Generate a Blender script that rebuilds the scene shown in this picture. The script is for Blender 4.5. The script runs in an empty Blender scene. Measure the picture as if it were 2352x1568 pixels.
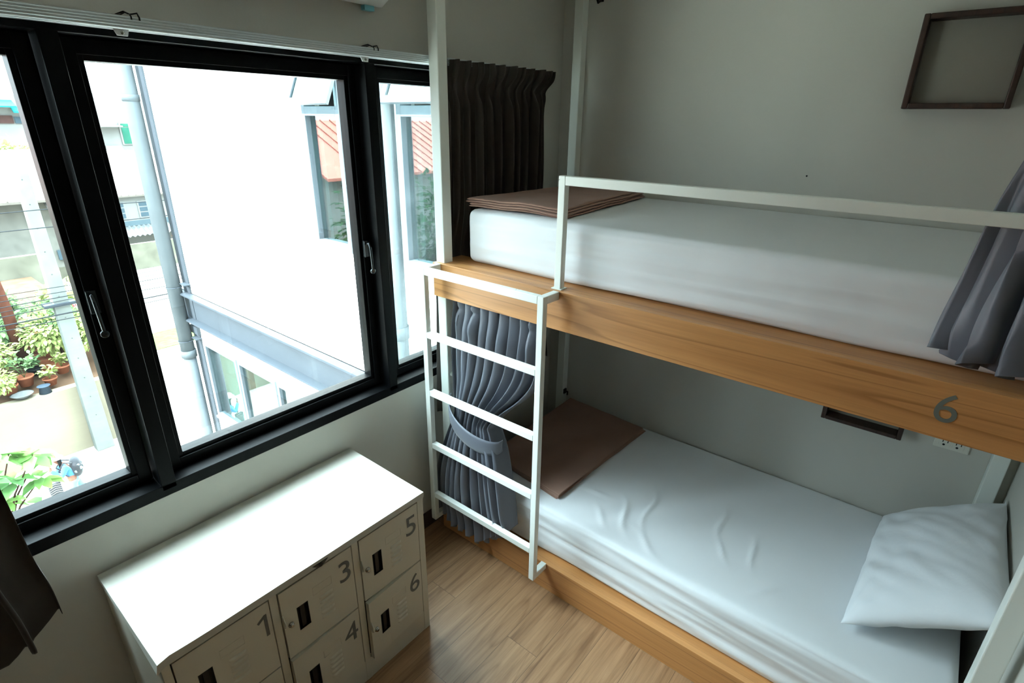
import bpy, bmesh, math, random
from math import sin, cos, pi, radians, sqrt, atan2
from mathutils import Vector, Matrix, Euler, noise

SC = bpy.context.scene
COL = SC.collection
random.seed(7)

# ------------------------------------------------------------------ helpers
def tag(o, label=None, cat=None, group=None, kind=None):
    if label: o['label'] = label
    if cat: o['category'] = cat
    if group: o['group'] = group
    if kind: o['kind'] = kind
    return o

def link(name, me, mat=None, parent=None, loc=None, smooth=False):
    o = bpy.data.objects.new(name, me)
    COL.objects.link(o)
    if mat is not None:
        me.materials.clear()
        for m in (mat if isinstance(mat, (list, tuple)) else [mat]): me.materials.append(m)
    if parent is not None: o.parent = parent
    if loc is not None: o.location = loc
    if smooth: me.polygons.foreach_set('use_smooth', [True] * len(me.polygons))
    return o

def empty(name, loc=(0, 0, 0)):
    o = bpy.data.objects.new(name, None)
    o.empty_display_size = 0.05
    COL.objects.link(o); o.location = loc
    return o

class MB:
    """collects shapes in world coordinates; origin = where the object sits"""
    def __init__(s): s.bm = bmesh.new()
    def box(s, x0, x1, y0, y1, z0, z1, mi=0, rot=None, piv=None):
        vs = [s.bm.verts.new((x, y, z)) for x in (x0, x1) for y in (y0, y1) for z in (z0, z1)]
        idx = [(0, 1, 3, 2), (4, 6, 7, 5), (0, 4, 5, 1), (2, 3, 7, 6), (0, 2, 6, 4), (1, 5, 7, 3)]
        for f in idx:
            fc = s.bm.faces.new([vs[i] for i in f]); fc.material_index = mi
        if rot is not None:
            M = Matrix.Translation(piv) @ rot @ Matrix.Translation(-Vector(piv))
            for v in vs: v.co = M @ v.co
        return vs
    def poly(s, pts, vec, mi=0):
        """prism: polygon pts (3-D) extruded by vec"""
        a = [s.bm.verts.new(p) for p in pts]
        b = [s.bm.verts.new(Vector(p) + Vector(vec)) for p in pts]
        n = len(a)
        fs = [s.bm.faces.new(a), s.bm.faces.new(b[::-1])]
        for i in range(n):
            fs.append(s.bm.faces.new((a[i], b[i], b[(i + 1) % n], a[(i + 1) % n])))
        for f in fs: f.material_index = mi
        return a + b
    def tube(s, pts, r, n=10, mi=0, cap=True):
        pts = [Vector(p) for p in pts]
        rs = r if isinstance(r, (list, tuple)) else [r] * len(pts)
        rings = []
        up = None
        for i, p in enumerate(pts):
            d = (pts[min(i + 1, len(pts) - 1)] - pts[max(i - 1, 0)]).normalized()
            if up is None: up = Vector((0, 0, 1)) if abs(d.z) < .9 else Vector((1, 0, 0))
            a = d.cross(up).normalized(); b = a.cross(d).normalized(); up = b
            rings.append([s.bm.verts.new(p + (a * cos(2 * pi * k / n) + b * sin(2 * pi * k / n)) * rs[i]) for k in range(n)])
        for i in range(len(rings) - 1):
            for k in range(n):
                f = s.bm.faces.new((rings[i][k], rings[i][(k + 1) % n], rings[i + 1][(k + 1) % n], rings[i + 1][k]))
                f.material_index = mi; f.smooth = True
        if cap and n > 2:
            for rg in (rings[0][::-1], rings[-1]):
                f = s.bm.faces.new(rg); f.material_index = mi
    def lathe(s, prof, c=(0, 0, 0), n=16, mi=0, axis='z'):
        rings = []
        for r, h in prof:
            ring = []
            for k in range(n):
                a = 2 * pi * k / n
                p = (r * cos(a), r * sin(a), h)
                if axis == 'x': p = (h, r * cos(a), r * sin(a))
                if axis == 'y': p = (r * cos(a), h, r * sin(a))
                ring.append(s.bm.verts.new(Vector(p) + Vector(c)))
            rings.append(ring)
        for i in range(len(rings) - 1):
            for k in range(n):
                f = s.bm.faces.new((rings[i][k], rings[i][(k + 1) % n], rings[i + 1][(k + 1) % n], rings[i + 1][k]))
                f.material_index = mi; f.smooth = True
        for rg in (rings[0][::-1], rings[-1]):
            f = s.bm.faces.new(rg); f.material_index = mi
    def grid(s, fn, nu, nv, mi=0, closed_u=False):
        g = [[s.bm.verts.new(fn(i / nu, j / nv)) for j in range(nv + 1)] for i in range(nu + (0 if closed_u else 1))]
        for i in range(nu):
            for j in range(nv):
                i2 = (i + 1) % len(g)
                f = s.bm.faces.new((g[i][j], g[i2][j], g[i2][j + 1], g[i][j + 1]))
                f.material_index = mi; f.smooth = True
        return g
    def build(s, name, mat=None, parent=None, origin=None, bevel=0, seg=2, smooth=False):
        bmesh.ops.recalc_face_normals(s.bm, faces=s.bm.faces)
        me = bpy.data.meshes.new(name)
        if origin is None:
            origin = (0, 0, 0)
            if parent is None:
                xs = [v.co.x for v in s.bm.verts]; ys = [v.co.y for v in s.bm.verts]; zs = [v.co.z for v in s.bm.verts]
                origin = ((min(xs) + max(xs)) / 2, (min(ys) + max(ys)) / 2, min(zs))
        off = Vector(origin)
        if parent is not None: off = wloc(parent)
        for v in s.bm.verts: v.co -= off
        s.bm.to_mesh(me); s.bm.free()
        o = link(name, me, mat, parent, None if parent is not None else origin)
        if smooth: me.polygons.foreach_set('use_smooth', [True] * len(me.polygons))
        if bevel:
            m = o.modifiers.new('edge', 'BEVEL'); m.width = bevel; m.segments = seg
            m.limit_method = 'ANGLE'; m.angle_limit = radians(40); m.harden_normals = False
        return o

def wloc(o):
    p = Vector((0, 0, 0))
    while o is not None:
        p += o.location; o = o.parent
    return p

def tree_copy(o, parent=None, loc=None):
    c = o.copy(); COL.objects.link(c)
    if parent is not None: c.parent = parent
    if loc is not None: c.location = loc
    for ch in list(o.children): tree_copy(ch, c)
    return c

# ------------------------------------------------------------------ materials
def srgb(r, g, b):
    f = lambda c: (c / 255 / 12.92) if c / 255 <= .04045 else ((c / 255 + .055) / 1.055) ** 2.4
    return (f(r), f(g), f(b), 1)

def new_mat(name, col, rough=.6, metal=0., spec=.5):
    m = bpy.data.materials.new(name); m.use_nodes = True
    b = m.node_tree.nodes['Principled BSDF']
    b.inputs['Base Color'].default_value = col
    b.inputs['Roughness'].default_value = rough
    b.inputs['Metallic'].default_value = metal
    b.inputs['Specular IOR Level'].default_value = spec
    return m, m.node_tree, b

def N(t, typ, **kw):
    n = t.nodes.new(typ)
    for k, v in kw.items():
        if k.startswith('i_'):
            key = k[2:]
            n.inputs[int(key) if key.isdigit() else key].default_value = v
        else: setattr(n, k, v)
    return n

def mapped(t, scale=(1, 1, 1), rot=(0, 0, 0), loc=(0, 0, 0), src='Object'):
    tc = N(t, 'ShaderNodeTexCoord'); mp = N(t, 'ShaderNodeMapping')
    mp.inputs['Scale'].default_value = scale; mp.inputs['Rotation'].default_value = rot; mp.inputs['Location'].default_value = loc
    t.links.new(tc.outputs[src], mp.inputs[0]); return mp.outputs[0]

def ramp(t, fac, stops):
    r = N(t, 'ShaderNodeValToRGB')
    e = r.color_ramp.elements
    while len(e) > 1: e.remove(e[-1])
    e[0].position, e[0].color = stops[0]
    for p, c in stops[1:]:
        x = e.new(p); x.color = c
    t.links.new(fac, r.inputs[0]); return r.outputs[0]

def bump(t, b, h, strength=.2, dist=.01, chain=None):
    n = N(t, 'ShaderNodeBump'); n.inputs['Strength'].default_value = strength; n.inputs['Distance'].default_value = dist
    t.links.new(h, n.inputs['Height'])
    if chain is not None: t.links.new(chain, n.inputs['Normal'])
    t.links.new(n.outputs[0], b.inputs['Normal']); return n.outputs[0]

def painted(name, col, rough=.5, var=.03, scale=3, bmp=.05, bscale=120, spec=.4, metal=0):
    m, t, b = new_mat(name, col, rough, metal, spec)
    v = mapped(t)
    n1 = N(t, 'ShaderNodeTexNoise'); n1.inputs['Scale'].default_value = scale; n1.inputs['Detail'].default_value = 5
    t.links.new(v, n1.inputs[0])
    c0 = tuple(x * (1 - var) for x in col[:3]) + (1,); c1 = tuple(min(1, x * (1 + var)) for x in col[:3]) + (1,)
    t.links.new(ramp(t, n1.outputs[0], [(.3, c0), (.7, c1)]), b.inputs['Base Color'])
    if bmp:
        n2 = N(t, 'ShaderNodeTexNoise'); n2.inputs['Scale'].default_value = bscale; n2.inputs['Detail'].default_value = 3
        t.links.new(v, n2.inputs[0]); bump(t, b, n2.outputs[0], bmp, .002)
    return m

def chipped(name, col, chip, amount=.70, scale=26, rough=.4):
    m, t, b = new_mat(name, col, rough, 0, .5)
    v = mapped(t)
    n1 = N(t, 'ShaderNodeTexNoise'); n1.inputs['Scale'].default_value = scale; n1.inputs['Detail'].default_value = 6; n1.inputs['Roughness'].default_value = .65
    t.links.new(v, n1.inputs[0])
    t.links.new(ramp(t, n1.outputs[0], [(amount, col), (amount + .012, chip)]), b.inputs['Base Color'])
    return m

def wood(name, c_lo, c_hi, c_dark, axis=0, scale=1., rough=.38, ring=9):
    m, t, b = new_mat(name, c_hi, rough, 0, .45)
    s = [14, 14, 14]; s[axis] = .55
    v = mapped(t, tuple(x * scale for x in s))
    n1 = N(t, 'ShaderNodeTexNoise'); n1.inputs['Scale'].default_value = 1.1; n1.inputs['Detail'].default_value = 7; n1.inputs['Roughness'].default_value = .6
    n1.inputs['Distortion'].default_value = .35
    t.links.new(v, n1.inputs[0])
    s2 = [70, 70, 70]; s2[axis] = 2.
    v2 = mapped(t, tuple(x * scale for x in s2))
    n2 = N(t, 'ShaderNodeTexNoise'); n2.inputs['Scale'].default_value = 2.; n2.inputs['Detail'].default_value = 3
    t.links.new(v2, n2.inputs[0])
    # broad cathedral streaks
    s3 = [ring, ring, ring]; s3[axis] = .35
    v3 = mapped(t, tuple(x * scale for x in s3), loc=(3.1, 1.7, .4))
    n3 = N(t, 'ShaderNodeTexNoise'); n3.inputs['Scale'].default_value = 1.; n3.inputs['Detail'].default_value = 1.5
    t.links.new(v3, n3.inputs[0])
    mul = N(t, 'ShaderNodeMath', operation='MULTIPLY'); mul.inputs[1].default_value = 6.; t.links.new(n3.outputs[0], mul.inputs[0])
    fr = N(t, 'ShaderNodeMath', operation='FRACT'); t.links.new(mul.outputs[0], fr.inputs[0])
    line = ramp(t, fr.outputs[0], [(0, (0, 0, 0, 1)), (.78, (0, 0, 0, 1)), (.95, (1, 1, 1, 1)), (1., (0, 0, 0, 1))])
    base = ramp(t, n1.outputs[0], [(.3, c_lo), (.65, c_hi)])
    mx = N(t, 'ShaderNodeMix', data_type='RGBA'); mx.inputs[7].default_value = c_dark
    k = N(t, 'ShaderNodeMath', operation='MULTIPLY'); k.inputs[1].default_value = .55
    t.links.new(line, k.inputs[0]); t.links.new(k.outputs[0], mx.inputs[0]); t.links.new(base, mx.inputs[6])
    mx2 = N(t, 'ShaderNodeMix', data_type='RGBA', blend_type='MULTIPLY'); mx2.inputs[0].default_value = 1.
    t.links.new(mx.outputs[2], mx2.inputs[6])
    t.links.new(ramp(t, n2.outputs[0], [(.3, (.86, .86, .86, 1)), (.7, (1, 1, 1, 1))]), mx2.inputs[7])
    t.links.new(mx2.outputs[2], b.inputs['Base Color'])
    bump(t, b, n2.outputs[0], .08, .002)
    return m

def cloth(name, col, rough=.9, sheen=.3, var=.06, weave=700, fold=None, spec=.2, crumple=0, crs=(6, 6, 6)):
    m, t, b = new_mat(name, col, rough, 0, spec)
    b.inputs['Sheen Weight'].default_value = sheen
    v = mapped(t)
    n1 = N(t, 'ShaderNodeTexNoise'); n1.inputs['Scale'].default_value = 8; n1.inputs['Detail'].default_value = 4
    t.links.new(v, n1.inputs[0])
    c0 = tuple(x * (1 - var) for x in col[:3]) + (1,); c1 = tuple(min(1, x * (1 + var)) for x in col[:3]) + (1,)
    t.links.new(ramp(t, n1.outputs[0], [(.3, c0), (.7, c1)]), b.inputs['Base Color'])
    n2 = N(t, 'ShaderNodeTexNoise'); n2.inputs['Scale'].default_value = weave; n2.inputs['Detail'].default_value = 2
    t.links.new(v, n2.inputs[0]); ch = bump(t, b, n2.outputs[0], .12, .001)
    if crumple:
        v2 = mapped(t, crs)
        n3 = N(t, 'ShaderNodeTexNoise'); n3.inputs['Scale'].default_value = 1.; n3.inputs['Detail'].default_value = 5; n3.inputs['Distortion'].default_value = .6
        t.links.new(v2, n3.inputs[0]); bump(t, b, n3.outputs[0], crumple, .02, ch)
    return m

def glass_mat(name, tint=(1, 1, 1, 1), dust=.03, ior=1.5, dcol=(.75, .85, .9, 1), scale=5, grade=True):
    """thin pane: clear with fresnel reflection and a thin film of dust"""
    m = bpy.data.materials.new(name); m.use_nodes = True; t = m.node_tree
    for n in list(t.nodes): t.nodes.remove(n)
    out = N(t, 'ShaderNodeOutputMaterial')
    tr = N(t, 'ShaderNodeBsdfTransparent'); tr.inputs[0].default_value = tint
    gl = N(t, 'ShaderNodeBsdfGlossy'); gl.inputs['Roughness'].default_value = .0; gl.inputs[0].default_value = (1, 1, 1, 1)
    # Schlick reflectance, the same from either side of the sheet
    ge = N(t, 'ShaderNodeNewGeometry'); dt = N(t, 'ShaderNodeVectorMath', operation='DOT_PRODUCT')
    t.links.new(ge.outputs['Incoming'], dt.inputs[0]); t.links.new(ge.outputs['Normal'], dt.inputs[1])
    ab = N(t, 'ShaderNodeMath', operation='ABSOLUTE'); t.links.new(dt.outputs['Value'], ab.inputs[0])
    om = N(t, 'ShaderNodeMath', operation='SUBTRACT'); om.inputs[0].default_value = 1; t.links.new(ab.outputs[0], om.inputs[1])
    pw = N(t, 'ShaderNodeMath', operation='POWER'); pw.inputs[1].default_value = 5; t.links.new(om.outputs[0], pw.inputs[0])
    f0 = ((ior - 1) / (ior + 1)) ** 2
    fr = N(t, 'ShaderNodeMath', operation='MULTIPLY_ADD'); fr.inputs[1].default_value = 1 - f0; fr.inputs[2].default_value = f0; t.links.new(pw.outputs[0], fr.inputs[0])
    m1 = N(t, 'ShaderNodeMixShader'); t.links.new(fr.outputs[0], m1.inputs[0]); t.links.new(tr.outputs[0], m1.inputs[1]); t.links.new(gl.outputs[0], m1.inputs[2])
    df = N(t, 'ShaderNodeBsdfTranslucent'); df.inputs[0].default_value = dcol
    v = mapped(t); n1 = N(t, 'ShaderNodeTexNoise'); n1.inputs['Scale'].default_value = scale; n1.inputs['Detail'].default_value = 8
    n1.inputs['Roughness'].default_value = .7
    t.links.new(v, n1.inputs[0])
    k = ramp(t, n1.outputs[0], [(.35, (dust * .3,) * 3 + (1,)), (.75, (dust * 1.8,) * 3 + (1,))])
    m2 = N(t, 'ShaderNodeMixShader'); t.links.new(k, m2.inputs[0]); t.links.new(m1.outputs[0], m2.inputs[1]); t.links.new(df.outputs[0], m2.inputs[2])
    t.links.new(m2.outputs[0], out.inputs[0])
    return m

M = {}
def floor_mat():
    m, t, b = new_mat('vinyl_plank_floor', srgb(150, 125, 98), .42, 0, .4)
    tc = N(t, 'ShaderNodeTexCoord'); sp = N(t, 'ShaderNodeSeparateXYZ'); t.links.new(tc.outputs['Object'], sp.inputs[0])
    def mt(op, a, bb=None):
        n = N(t, 'ShaderNodeMath', operation=op)
        for i, q in enumerate((a, bb)):
            if q is None: continue
            if isinstance(q, (int, float)): n.inputs[i].default_value = q
            else: t.links.new(q, n.inputs[i])
        return n.outputs[0]
    u = mt('DIVIDE', mt('SUBTRACT', sp.outputs[0], .2945), .1505)
    col = mt('FLOOR', u); fu = mt('FRACT', u)
    w = mt('DIVIDE', mt('SUBTRACT', mt('SUBTRACT', sp.outputs[1], .945), mt('MULTIPLY', col, .305)), .915)
    row = mt('FLOOR', w); fw = mt('FRACT', w)
    # plank id -> offset for grain
    cb = N(t, 'ShaderNodeCombineXYZ'); t.links.new(col, cb.inputs[0]); t.links.new(row, cb.inputs[1])
    wn = N(t, 'ShaderNodeTexWhiteNoise', noise_dimensions='3D'); t.links.new(cb.outputs[0], wn.inputs[0])
    sc = N(t, 'ShaderNodeVectorMath', operation='SCALE'); sc.inputs[3].default_value = 9.; t.links.new(wn.outputs[1], sc.inputs[0])
    ad = N(t, 'ShaderNodeVectorMath', operation='ADD'); t.links.new(tc.outputs['Object'], ad.inputs[0]); t.links.new(sc.outputs[0], ad.inputs[1])
    def noise_at(scale, s, det, dist=0):
        mp = N(t, 'ShaderNodeMapping'); mp.inputs['Scale'].default_value = scale; t.links.new(ad.outputs[0], mp.inputs[0])
        n = N(t, 'ShaderNodeTexNoise'); n.inputs['Scale'].default_value = s; n.inputs['Detail'].default_value = det; n.inputs['Distortion'].default_value = dist
        n.inputs['Roughness'].default_value = .6
        t.links.new(mp.outputs[0], n.inputs[0]); return n.outputs[0]
    g1 = noise_at((22, 1.6, 1), 1., 7, .8)
    g2 = noise_at((160, 5, 1), 1., 4)
    g3 = noise_at((7, .8, 1), 1., 1.5, .5)
    fr = mt('FRACT', mt('MULTIPLY', g3, 9.))
    base = ramp(t, g1, [(.25, srgb(122, 90, 64)), (.45, srgb(150, 114, 82)), (.7, srgb(172, 135, 101))])
    rings = ramp(t, fr, [(0, (1, 1, 1, 1)), (.6, (1, 1, 1, 1)), (.85, (.80, .77, .74, 1)), (1, (1, 1, 1, 1))])
    fine = ramp(t, g2, [(.3, (.78, .76, .74, 1)), (.55, (1, 1, 1, 1))])
    tone = ramp(t, wn.outputs[0], [(0, (.90, .90, .90, 1)), (1, (1.0, 1.0, 1.0, 1))])
    cur = base
    for c in (rings, fine, tone):
        mx = N(t, 'ShaderNodeMix', data_type='RGBA', blend_type='MULTIPLY'); mx.inputs[0].default_value = 1
        t.links.new(cur, mx.inputs[6]); t.links.new(c, mx.inputs[7]); cur = mx.outputs[2]
    e1 = mt('MINIMUM', fu, mt('SUBTRACT', 1., fu)); e1 = mt('MULTIPLY', e1, .1505)
    e2 = mt('MINIMUM', fw, mt('SUBTRACT', 1., fw)); e2 = mt('MULTIPLY', e2, .915)
    e = mt('MINIMUM', e1, e2)
    seam = mt('LESS_THAN', e, .0009)
    seam = mt('MULTIPLY', seam, .7)
    mx = N(t, 'ShaderNodeMix', data_type='RGBA'); mx.inputs[7].default_value = srgb(62, 48, 36)
    t.links.new(seam, mx.inputs[0]); t.links.new(cur, mx.inputs[6]); t.links.new(mx.outputs[2], b.inputs['Base Color'])
    bump(t, b, g2, .06, .002)
    return m

WALL = srgb(195, 193, 185)
M['wall'] = painted('wall_paint', WALL, .75, .02, 1.5, .12, 90, .25)
M['ceil'] = painted('ceiling_paint', srgb(238, 238, 234), .8, .02, 1.5, .05, 90, .2)
M['floor'] = floor_mat()
M['skirt'] = painted('dark_skirting', srgb(58, 42, 36), .5, .1, 8, .05, 60)
M['black'] = painted('black_window_paint', srgb(2, 3, 4), .45, .15, 20, .02, 200, .09)
M['alu'] = painted('aluminium_track', srgb(215, 222, 224), .3, .03, 10, 0, 80, .5, .75)
M['white_metal'] = chipped('white_enamel_metal', srgb(226, 230, 224), srgb(40, 42, 42), .735, 30)
M['white_metal_worn'] = chipped('worn_white_enamel', srgb(226, 230, 224), srgb(45, 46, 44), .67, 55)
M['locker'] = painted('cream_locker_steel', srgb(190, 186, 171), .33, .015, 2, .03, 300, .5)
M['locker_top'] = painted('locker_steel_top_dimmed', srgb(178, 177, 167), .40, .008, 2, .0, 300, .35)  # same steel as the body; colour darkened to offset strong window light on top
M['dark'] = painted('black_plastic', srgb(8, 8, 8), .45, .1, 10, 0)
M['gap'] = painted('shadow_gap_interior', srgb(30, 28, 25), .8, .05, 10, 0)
M['chrome'] = painted('steel_lock', srgb(170, 168, 160), .22, .05, 40, 0, 80, .5, 1.)
M['emblem'] = painted('dark_emblem_plate', srgb(70, 68, 62), .35, .1, 60, 0, metal=.5)
M['digit'] = painted('grey_vinyl_digit', srgb(92, 94, 92), .55, .05, 60, 0)
M['digit6'] = painted('grey_green_digit', srgb(104, 108, 100), .55, .05, 60, 0)
M['pine'] = wood('honey_pine', srgb(178, 123, 72), srgb(202, 145, 90), srgb(124, 74, 37), 0)
M['pine_y'] = wood('honey_pine_end', srgb(196, 146, 92), srgb(216, 168, 112), srgb(150, 98, 56), 1)
M['walnut'] = wood('dark_walnut', srgb(46, 27, 19), srgb(62, 37, 27), srgb(28, 15, 11), 2, 1., .45)
M['sheet'] = cloth('white_cotton_sheet', srgb(226, 229, 232), .85, .15, .01, 900, crumple=.0)
M['pillow'] = cloth('white_pillow_cotton', srgb(224, 228, 232), .85, .15, .01, 900, crumple=.25, crs=(9, 5, 9))
M['blanket'] = cloth('brown_fleece', srgb(150, 118, 104), .95, .08, .06, 450, crumple=.10, crs=(14, 14, 14))
M['grey_cloth'] = cloth('grey_satin_curtain', srgb(94, 97, 107), .42, .15, .04, 800, spec=.45)
M['brown_cloth'] = cloth('dark_brown_curtain', srgb(54, 46, 42), .7, .15, .06, 800, spec=.3)
M['plastic'] = painted('white_plastic', srgb(232, 236, 236), .35, .01, 5, 0)
M['tape'] = painted('blue_tape', srgb(120, 190, 205), .5, .05, 20, 0)
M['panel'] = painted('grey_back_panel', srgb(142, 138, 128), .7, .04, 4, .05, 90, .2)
M['socket'] = painted('ivory_socket_plastic', srgb(214, 213, 202), .4, .01, 5, 0)
M['bulldog'] = painted('black_steel_clip', srgb(34, 36, 38), .3, .1, 40, 0, metal=.6)
M['glass'] = glass_mat('window_glass', (.96, .985, .98, 1), .0012)
M['glass_dusty'] = glass_mat('dusty_window_glass', (.88, .94, .94, 1), .008, scale=9)

# ------------------------------------------------------------------ room shell
YW, XR, YF, ZC, XF = 2.254, 2.178, -3.2, 2.72, 4.6
WZ0, WZ1, WY0, WY1 = .834, 2.185, -1.15, 1.95
def st(o, label, cat):
    return tag(o, label, cat, kind='structure')
b = MB(); b.box(-.25, XF + .12, YF - .12, YW + .12, -.12, 0)
st(b.build('floor', M['floor'], origin=(0, 0, 0)), 'light brown wood plank floor of the dormitory room', 'floor')
b = MB(); b.box(-.25, XF + .12, YF - .12, YW + .12, ZC, ZC + .12)
st(b.build('ceiling', M['ceil'], origin=(0, 0, ZC)), 'plain pale ceiling over the bunk bed', 'ceiling')
b = MB()
b.box(-.2, 0, YF - .12, YW, 0, WZ0); b.box(-.2, 0, YF - .12, YW, WZ1, ZC)
b.box(-.2, 0, YF - .12, WY0, WZ0, WZ1); b.box(-.2, 0, WY1, YW, WZ0, WZ1)
st(b.build('wall_left', M['wall'], origin=(0, 0, 0)), 'off white wall with the black framed window', 'wall')
b = MB(); b.box(-.2, XF + .12, YW, YW + .12, 0, ZC)
st(b.build('wall_back', M['wall'], origin=(0, 0, 0)), 'off white wall running behind both bunks', 'wall')
b = MB(); b.box(XR, XR + .12, 1.12, YW, 0, ZC)
st(b.build('wall_right', M['wall'], origin=(0, 0, 0)), 'pale wall at the pillow end of the bunk bed', 'wall')
b = MB(); b.box(XF, XF + .12, YF - .12, YW, 0, ZC)
st(b.build('wall_far', M['wall'], origin=(XF, 0, 0)), 'far pale wall opposite the window', 'wall')
b = MB(); b.box(-.2, XF, YF - .12, YF, 0, ZC)
st(b.build('wall_front', M['wall'], origin=(0, 0, 0)), 'pale wall facing the bunk bed', 'wall')
b = MB(); b.box(0, .012, YF, YW, 0, .088)
st(b.build('baseboard_left', M['skirt'], origin=(0, 0, 0), bevel=.002), 'dark brown skirting board under the window wall', 'baseboard')

# ------------------------------------------------------------------ window
XG = -.07
win = empty('window_1', (0, .4, WZ0)); st(win, 'black framed window of three casements above the locker cabinet', 'window')
mulls = [(-.93, -.887), (.096, .139), (1.018, 1.062)]
b = MB()
b.box(-.12, 0, WY0, WY1, WZ0, WZ0 + .0406)                                   # bottom member
b.box(-.12, 0, WY0, WY1, 2.157, WZ1)
b.box(-.12, 0, WY0, WY0 + .04, WZ0, WZ1); b.box(-.12, 0, WY1 - .04, WY1, WZ0, WZ1)
for y0, y1 in mulls: b.box(-.12, 0, y0, y1, WZ0 + .02, 2.16)
b.build('window_frame', M['black'], win, bevel=.002)
b = MB()                                                                       # inner stepped sill in front of the sashes
for y0, y1 in zip([WY0 + .04] + [q[1] for q in mulls], [q[0] for q in mulls] + [WY1 - .04]):
    b.poly([(-.002, y0, .8746), (-.058, y0, .882), (-.058, y0, .86), (-.002, y0, .86)], (0, y1 - y0, 0))
b.build('sill_strip', M['black'], win)
def sash(y0, y1, gy0, gy1, gz0, gz1, glass, handle_y=None, hz=1.49):
    b = MB()
    z0, z1 = .882, 2.157
    xa, xb = -.105, -.058
    b.box(xa, xb, y0, gy0, z0, z1); b.box(xa, xb, gy1, y1, z0, z1)
    b.box(xa, xb, gy0, gy1, z0, gz0); b.box(xa, xb, gy0, gy1, gz1, z1)
    # glazing bead, a thin step nearer the room
    t = .014
    b.box(xb, xb + .008, y0 + .004, gy0 - t, z0 + .004, z1 - .004); b.box(xb, xb + .008, gy1 + t, y1 - .004, z0 + .004, z1 - .004)
    b.box(xb, xb + .008, gy0 - t, gy1 + t, z0 + .004, gz0 - t); b.box(xb, xb + .008, gy0 - t, gy1 + t, gz1 + t, z1 - .004)
    s = b.build('sash', M['black'], win, bevel=.0015)
    g = MB(); g.box(-.083, -.079, gy0 - .006, gy1 + .006, gz0 - .006, gz1 + .006)
    g.build('glass_pane', glass, s)
    if handle_y is not None:
        h = MB()
        h.box(-.052, -.038, handle_y - .012, handle_y + .012, hz - .03, hz + .035)
        h.tube([(-.04, handle_y, hz + .022), (-.018, handle_y - .004, hz + .026), (-.012, handle_y - .004, hz + .01), (-.012, handle_y, hz - .075)], .0055, 8)
        h.lathe([(.004, -.006), (.011, -.006), (.011, .002), (.004, .002)], (-.012, handle_y, hz - .085), 14, axis='x')
        h.build('window_handle', M['handle'], s, bevel=.001)
M['handle'] = painted('dark_chrome_handle', srgb(60, 64, 66), .25, .1, 40, 0, metal=.9)
GB, GT = .932, 2.102
sash(-.885, .094, -.80, .041, GB, GT, M['glass'], .066)
sash(.141, 1.016, .193, .966, GB, GT, M['glass'], .99)
sash(1.064, WY1 - .04, 1.1226, 1.84, GB, GT, M['glass_dusty'])
sash(WY0 + .04, -.93, -1.09, -.95, GB, GT, M['glass'])

# curtain track with its brackets and clips
b = MB()
TZ0, TZ1, TX = 2.1745, 2.199, .062
b.box(.004, TX, -1.0, 2.02, TZ0 + .003, TZ1)
for k in range(4): b.box(TX, TX + .002, -1.0, 2.02, TZ0 + .004 + k * .0062, TZ0 + .0075 + k * .0062)
b.box(.008, .028, -1.0, 2.02, TZ0 - .002, TZ0 + .003); b.box(.040, TX, -1.0, 2.02, TZ0 - .002, TZ0 + .003)
track = b.build('curtain_track', M['alu'], bevel=.0008, seg=1)
tag(track, 'long white aluminium curtain track above the black window', 'curtain track')
for yb in (.262, .997):
    b = MB(); b.poly([(.030, yb - .018, TZ0 - .001), (.030, yb + .018, TZ0 - .001), (.030, yb + .013, TZ0 - .016), (.030, yb - .011, TZ0 - .016)], (.003, 0, 0))
    b.build('bracket_plate', M['plastic'], track, bevel=.001)
    b = MB(); b.lathe([(.0045, .033), (.0045, .0345), (.002, .035)], (0, yb + .002, TZ0 - .009), 10, axis='x')
    b.build('bracket_screw', M['chrome'], track)
    b = MB()
    b.tube([(.01, yb - .012, TZ1), (.02, yb + .004, TZ1 + .009), (.04, yb + .012, TZ1 + .013), (.05, yb + .022, TZ1 + .007), (.06, yb + .034, TZ1 + .010), (.064, yb + .036, TZ1 + .0), (.063, yb + .036, TZ1 - .006)], .0022, 6)
    b.tube([(.055, yb + .018, TZ1 + .007), (.064, yb + .018, TZ1 + .001), (.064, yb + .018, TZ1 - .006)], .0018, 6)
    b.poly([(.012, yb - .02, TZ1), (.04, yb - .004, TZ1 + .0), (.05, yb + .010, TZ1 + .008), (.03, yb + .006, TZ1 + .008)], (0, 0, .002))
    b.build('bracket_clip', M['bulldog'], track)

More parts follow.
